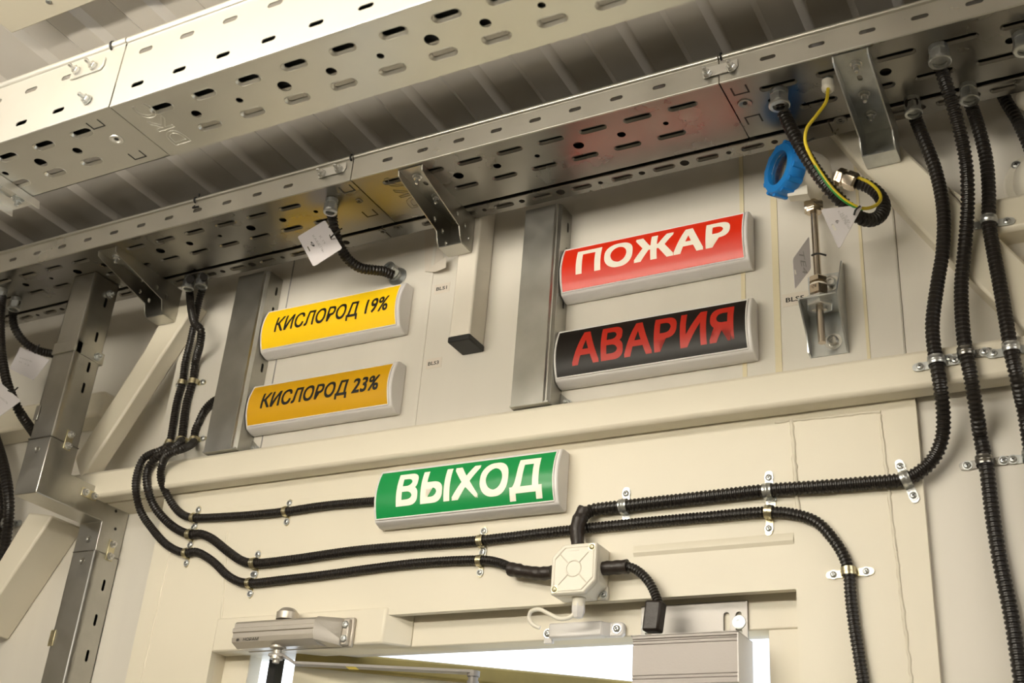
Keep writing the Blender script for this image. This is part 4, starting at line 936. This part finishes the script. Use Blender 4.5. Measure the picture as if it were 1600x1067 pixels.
# door sensor
a = PY(843, 996, -.016); t = thing('door_sensor', 'white bar-shaped door contact with a screw at each end over the doorway', 'door sensor', (-.68, .03, 1.975))
x0, x1, zb_, zt_ = -.7205, -.6425, 1.9705, 1.9905
link('sensor_body', MB().box((x0, .012, zb_), (x1, .0295, zt_)).mesh(), 'white', t, bevel=.0025)
link('sensor_flange', MB().prism([(x1-.001, .0295, zb_), (x1+.024, .0295, zb_), (x1+.027, .0295, zb_+.004), (x1+.027, .0295, zt_-.004), (x1+.024, .0295, zt_-.001), (x1-.001, .0295, zt_-.001)], (0, -.009, 0)).mesh(), 'white', t, bevel=.002)
link('sensor_flange', MB().prism([(x0+.001, .0295, zb_-.004), (x0-.012, .0295, zb_-.004), (x0-.012, .0295, zt_-.006), (x0+.001, .0295, zt_-.006)], (0, -.006, 0)).mesh(), 'white', t, bevel=.001)
link('end_slope', MB().prism([(x1-.001, .0122, zb_+.0005), (x1-.001, .0295, zb_+.0005), (x1+.010, .0295, zb_+.0005), (x1+.008, .0205, zb_+.0005)], (0, 0, zt_-zb_-.002)).mesh(), 'white', t, bevel=.001)
screwhead((x1+.0175, .0204, (zb_+zt_)/2), (0, -1, 0), r=.0048, parent=t)
screwhead((x0-.006, .0234, (zb_+zt_)/2-.001), (0, -1, 0), r=.0048, parent=t)

# ================================================================== MAGNETIC LOCK
t = thing('lock_plate', 'steel mounting plate with slots and two countersunk screws above the grey lock', 'plate', (-.50, .0295, 1.95))
px0, px1, pz0, pz1 = PY(1003, 945, .027).x, PY(1168, 938, .027).x, 1.955, PY(1168, 938, .027).z
sl = [slot(px1-px0-.027, .0235, .034, .0085, math.pi/2), slot(px1-px0-.011, .0235, .034, .0085, math.pi/2), slot(.010, .0235, .034, .0085, math.pi/2)]
link('plate', sheet(rect(0, 0, px1-px0, pz1-pz0), sl, .004, (px0, .0275, pz0), (1, 0, 0), (0, 0, 1)).mesh(), 'alu', t, bevel=.0003)
for x in (px1-.011, px0+.010):
    link('countersunk_screw', MB().lathe((x, .0258, pz0+.027), (0, -1, 0), [(0, .0088), (.0012, .0088), (.0014, .0082), (.0014, .0032), (.0002, .0030), (.0002, 0)], 24).mesh(), 'zinc', t, smooth=30)
lx0, lx1 = PY(989, 995, -.035).x, PY(1152, 990, -.035).x; lzt = PY(989, 995, -.035).z; lzb = lzt-.058
t = thing('magnetic_lock', 'grey aluminium magnetic lock box hanging in the doorway under the steel plate', 'magnetic lock', ((lx0+lx1)/2, .02, lzb))
mb = MB(); pr = [(.020, lzb), (.020, lzt), (-.037, lzt), (-.037, lzt-.003), (-.035, lzt-.004)]
z = lzt-.004
for k in range(2): pr += [(-.035, z-.0012), (-.0335, z-.0018), (-.0335, z-.003), (-.035, z-.0036)]; z -= .0042
z = lzb+.011
for k in range(2): pr += [(-.035, z), (-.0335, z-.0006), (-.0335, z-.002), (-.035, z-.0026)]; z -= .0042
pr += [(-.035, lzb)]
link('lock_body', mb.prism([(lx0, a, b) for a, b in pr], (lx1-lx0, 0, 0)).mesh(), 'alug', t, smooth=20)
link('top_plate', MB().box((lx0-.002, -.038, lzt), (lx1+.001, .022, lzt+.0015)).mesh(), 'alu', t, bevel=.0004)
link('end_cover', MB().box((lx1, -.036, lzb), (lx1+.0015, .020, lzt)).mesh(), 'white', t)

# ================================================================== DOOR CLOSER
t = thing('door_closer', 'silver overhead door closer body with chamfered edges and end screws', 'door closer', (-1.13, 0, 1.97))
yb_ = -.0045; cz0 = 1.968; H = .043
A0 = -1.2105; A1 = -1.0625
pr = [(yb_-.006, cz0-.001), (yb_-.030, cz0-.003), (yb_-.044, cz0+.0035), (yb_-.0450, cz0+.010), (yb_-.0440, cz0+.0105), (yb_-.0440, cz0+.0170), (yb_-.0465, cz0+.0180), (yb_-.0465, cz0+.0235), (yb_-.0435, cz0+.0250), (yb_-.0435, cz0+.031),
      (yb_-.040, cz0+.0345), (yb_-.012, cz0+.040), (yb_-.006, cz0+.040)]
link('closer_body', MB().prism([(A0, a, b) for a, b in pr], (A1-A0, 0, 0)).mesh(), 'closer', t, smooth=20)
zc0, zc1 = cz0-.002, cz0+H-.002
E_ = [(A1, yb_-.006, zc0+.001), (A1, yb_-.044, zc0+.004), (A1, yb_-.047, zc0+.012), (A1, yb_-.047, zc1-.012), (A1, yb_-.040, zc1-.005), (A1, yb_-.006, zc1-.002)]
mb = MB(); F2 = [(A1+.026, yb_-.006, zc0), (A1+.026, yb_-.016, zc0+.001), (A1+.026, yb_-.016, zc0+.010), (A1+.026, yb_-.016, zc1-.010), (A1+.026, yb_-.016, zc1-.003), (A1+.026, yb_-.006, zc1-.002)]
mb.add(E_+F2, [(0, 1, 2, 3, 4, 5), (11, 10, 9, 8, 7, 6)]+[(i, i+6, (i+1) % 6+6, (i+1) % 6) for i in range(6)])
ec = link('end_cap', mb.mesh(), 'closer', t, bevel=.0008, smooth=20)
link('base_plate', MB().box((A0, yb_-.006, zc0), (A1+.040, yb_, zc1)).mesh(), 'closer', t, bevel=.002)
link('screw_pad', MB().box((A1+.022, yb_-.012, zc0+.002), (A1+.036, yb_-.005, zc1-.003)).mesh(), 'closer', ec, bevel=.0015)
for z in (zc0+.011, zc1-.012): link('screw', MB().lathe((A1+.030, yb_-.012, z), (0, -1, 0), [(0, .0055), (.001, .0055), (.0025, .004), (.0028, .0018), (.0018, .0015), (.0018, 0)], 20).mesh(), 'zinc', ec, smooth=35)
cpx = PY(460, 945, -.03)
link('top_knob', MB().lathe((-1.132, yb_-.022, cz0+.038), (0, 0, 1), [(0, .0165), (.010, .0165), (.015, .0120), (.017, .009)], 28).mesh(), 'closer', t, smooth=30)
text_frame('❋', (A0+.008, yb_-.0450, cz0+.0045), (1, 0, 0), (0, 0, 1), .005, 'ink', t, off=0, name='maker_mark', width=.007)
text_frame('НОРАМ', (A0+.022, yb_-.0451, cz0+.0045), (1, 0, 0), (0, 0, 1), .0045, 'ink', t, off=0, name='lettering', width=.028)
sx2 = -1.137; sy2 = yb_-.026
link('spindle', MB().lathe((sx2, sy2, cz0-.001), (0, 0, -1), [(0, .012), (.003, .012), (.006, .006), (.014, .006), (.014, .0095), (.019, .0095), (.019, .005), (.024, .005), (.024, .0035)], 16).mesh(), 'closer', t, smooth=30)
ta = thing('closer_arm', 'flat grey cranked arm reaching from the door closer towards the open door', 'closer arm', (sx2, sy2, cz0-.016))
za = cz0-.017; p1 = Vector((sx2, sy2, za)); p2 = PZ(740, 1053, za-.012); dirv = (p2-p1); dirv.z = 0; dirv.normalize(); sd = Vector((-dirv.y, dirv.x, 0))
prof = [(0-.010, 0), (.012, 0), (.030, -.010), ((p2-p1).length, -.012)]
mb = MB()
for (s0, h0), (s1, h1) in zip(prof, prof[1:]):
    q = [p1+dirv*s0+Vector((0, 0, h0)), p1+dirv*s1+Vector((0, 0, h1))]
    v8 = []
    for e in q:
        for sgn in (-1, 1):
            for dz in (0, .0045): v8.append(e+sd*sgn*.0085+Vector((0, 0, dz)))
    mb.add(v8, [(0, 1, 3, 2), (4, 6, 7, 5), (0, 4, 5, 1), (2, 3, 7, 6), (0, 2, 6, 4), (1, 5, 7, 3)])
link('arm_bar', mb.mesh(), 'arm', ta, bevel=.0006)
mk = p1+dirv*.115+Vector((0, 0, -.0108)); link('yellow_mark', MB().prism([mk-dirv*.007-sd*.0087, mk+dirv*.008-sd*.0087, mk+dirv*.008+sd*.0087, mk-dirv*.007+sd*.0087], (0, 0, -.0002)).mesh(), 'yel', ta, smooth=0)
link('pivot', MB().lathe(p2+Vector((0, 0, .004)), (0, 0, -1), [(0, .009), (.008, .009), (.008, .007), (.014, .007), (.014, .0085), (.03, .0085)], 18).mesh(), 'arm', ta, smooth=30)
q2 = p2+Vector((0, 0, -.024)); q3 = dpt(.52, -.01, q2.z)
link('forearm', MB().prism([q2+Vector((-.006, 0, 0)), q2+Vector((.006, 0, 0)), q3+Vector((.006, 0, 0)), q3+Vector((-.006, 0, 0))], (0, 0, -.005)).mesh(), 'arm', ta)

# ================================================================== WHITE DOME DEVICE AT THE RIGHT EDGE
dc = Vector((-.040, .0078, 2.520)); t = thing('wall_dome', 'white round dome device cut off by the right edge of the photo', 'dome', dc)
link('dome_base', MB().lathe(dc, (0, -1, 0), [(0, .052), (.006, .052), (.009, .049)], 48).mesh(), 'wbox', t, smooth=40)
link('dome_cover', MB().lathe(dc+Vector((0, -.009, 0)), (0, -1, 0), [(0, .040), (.008, .039), (.020, .032), (.028, .020), (.031, .008), (.0315, 0)], 40).mesh(), 'wbox', t, smooth=60)
for an in (215, 135, 45): screwhead(dc+Vector((.046*math.cos(R(an)), -.0085, .046*math.sin(R(an)))), (0, -1, 0), r=.0045, parent=t)
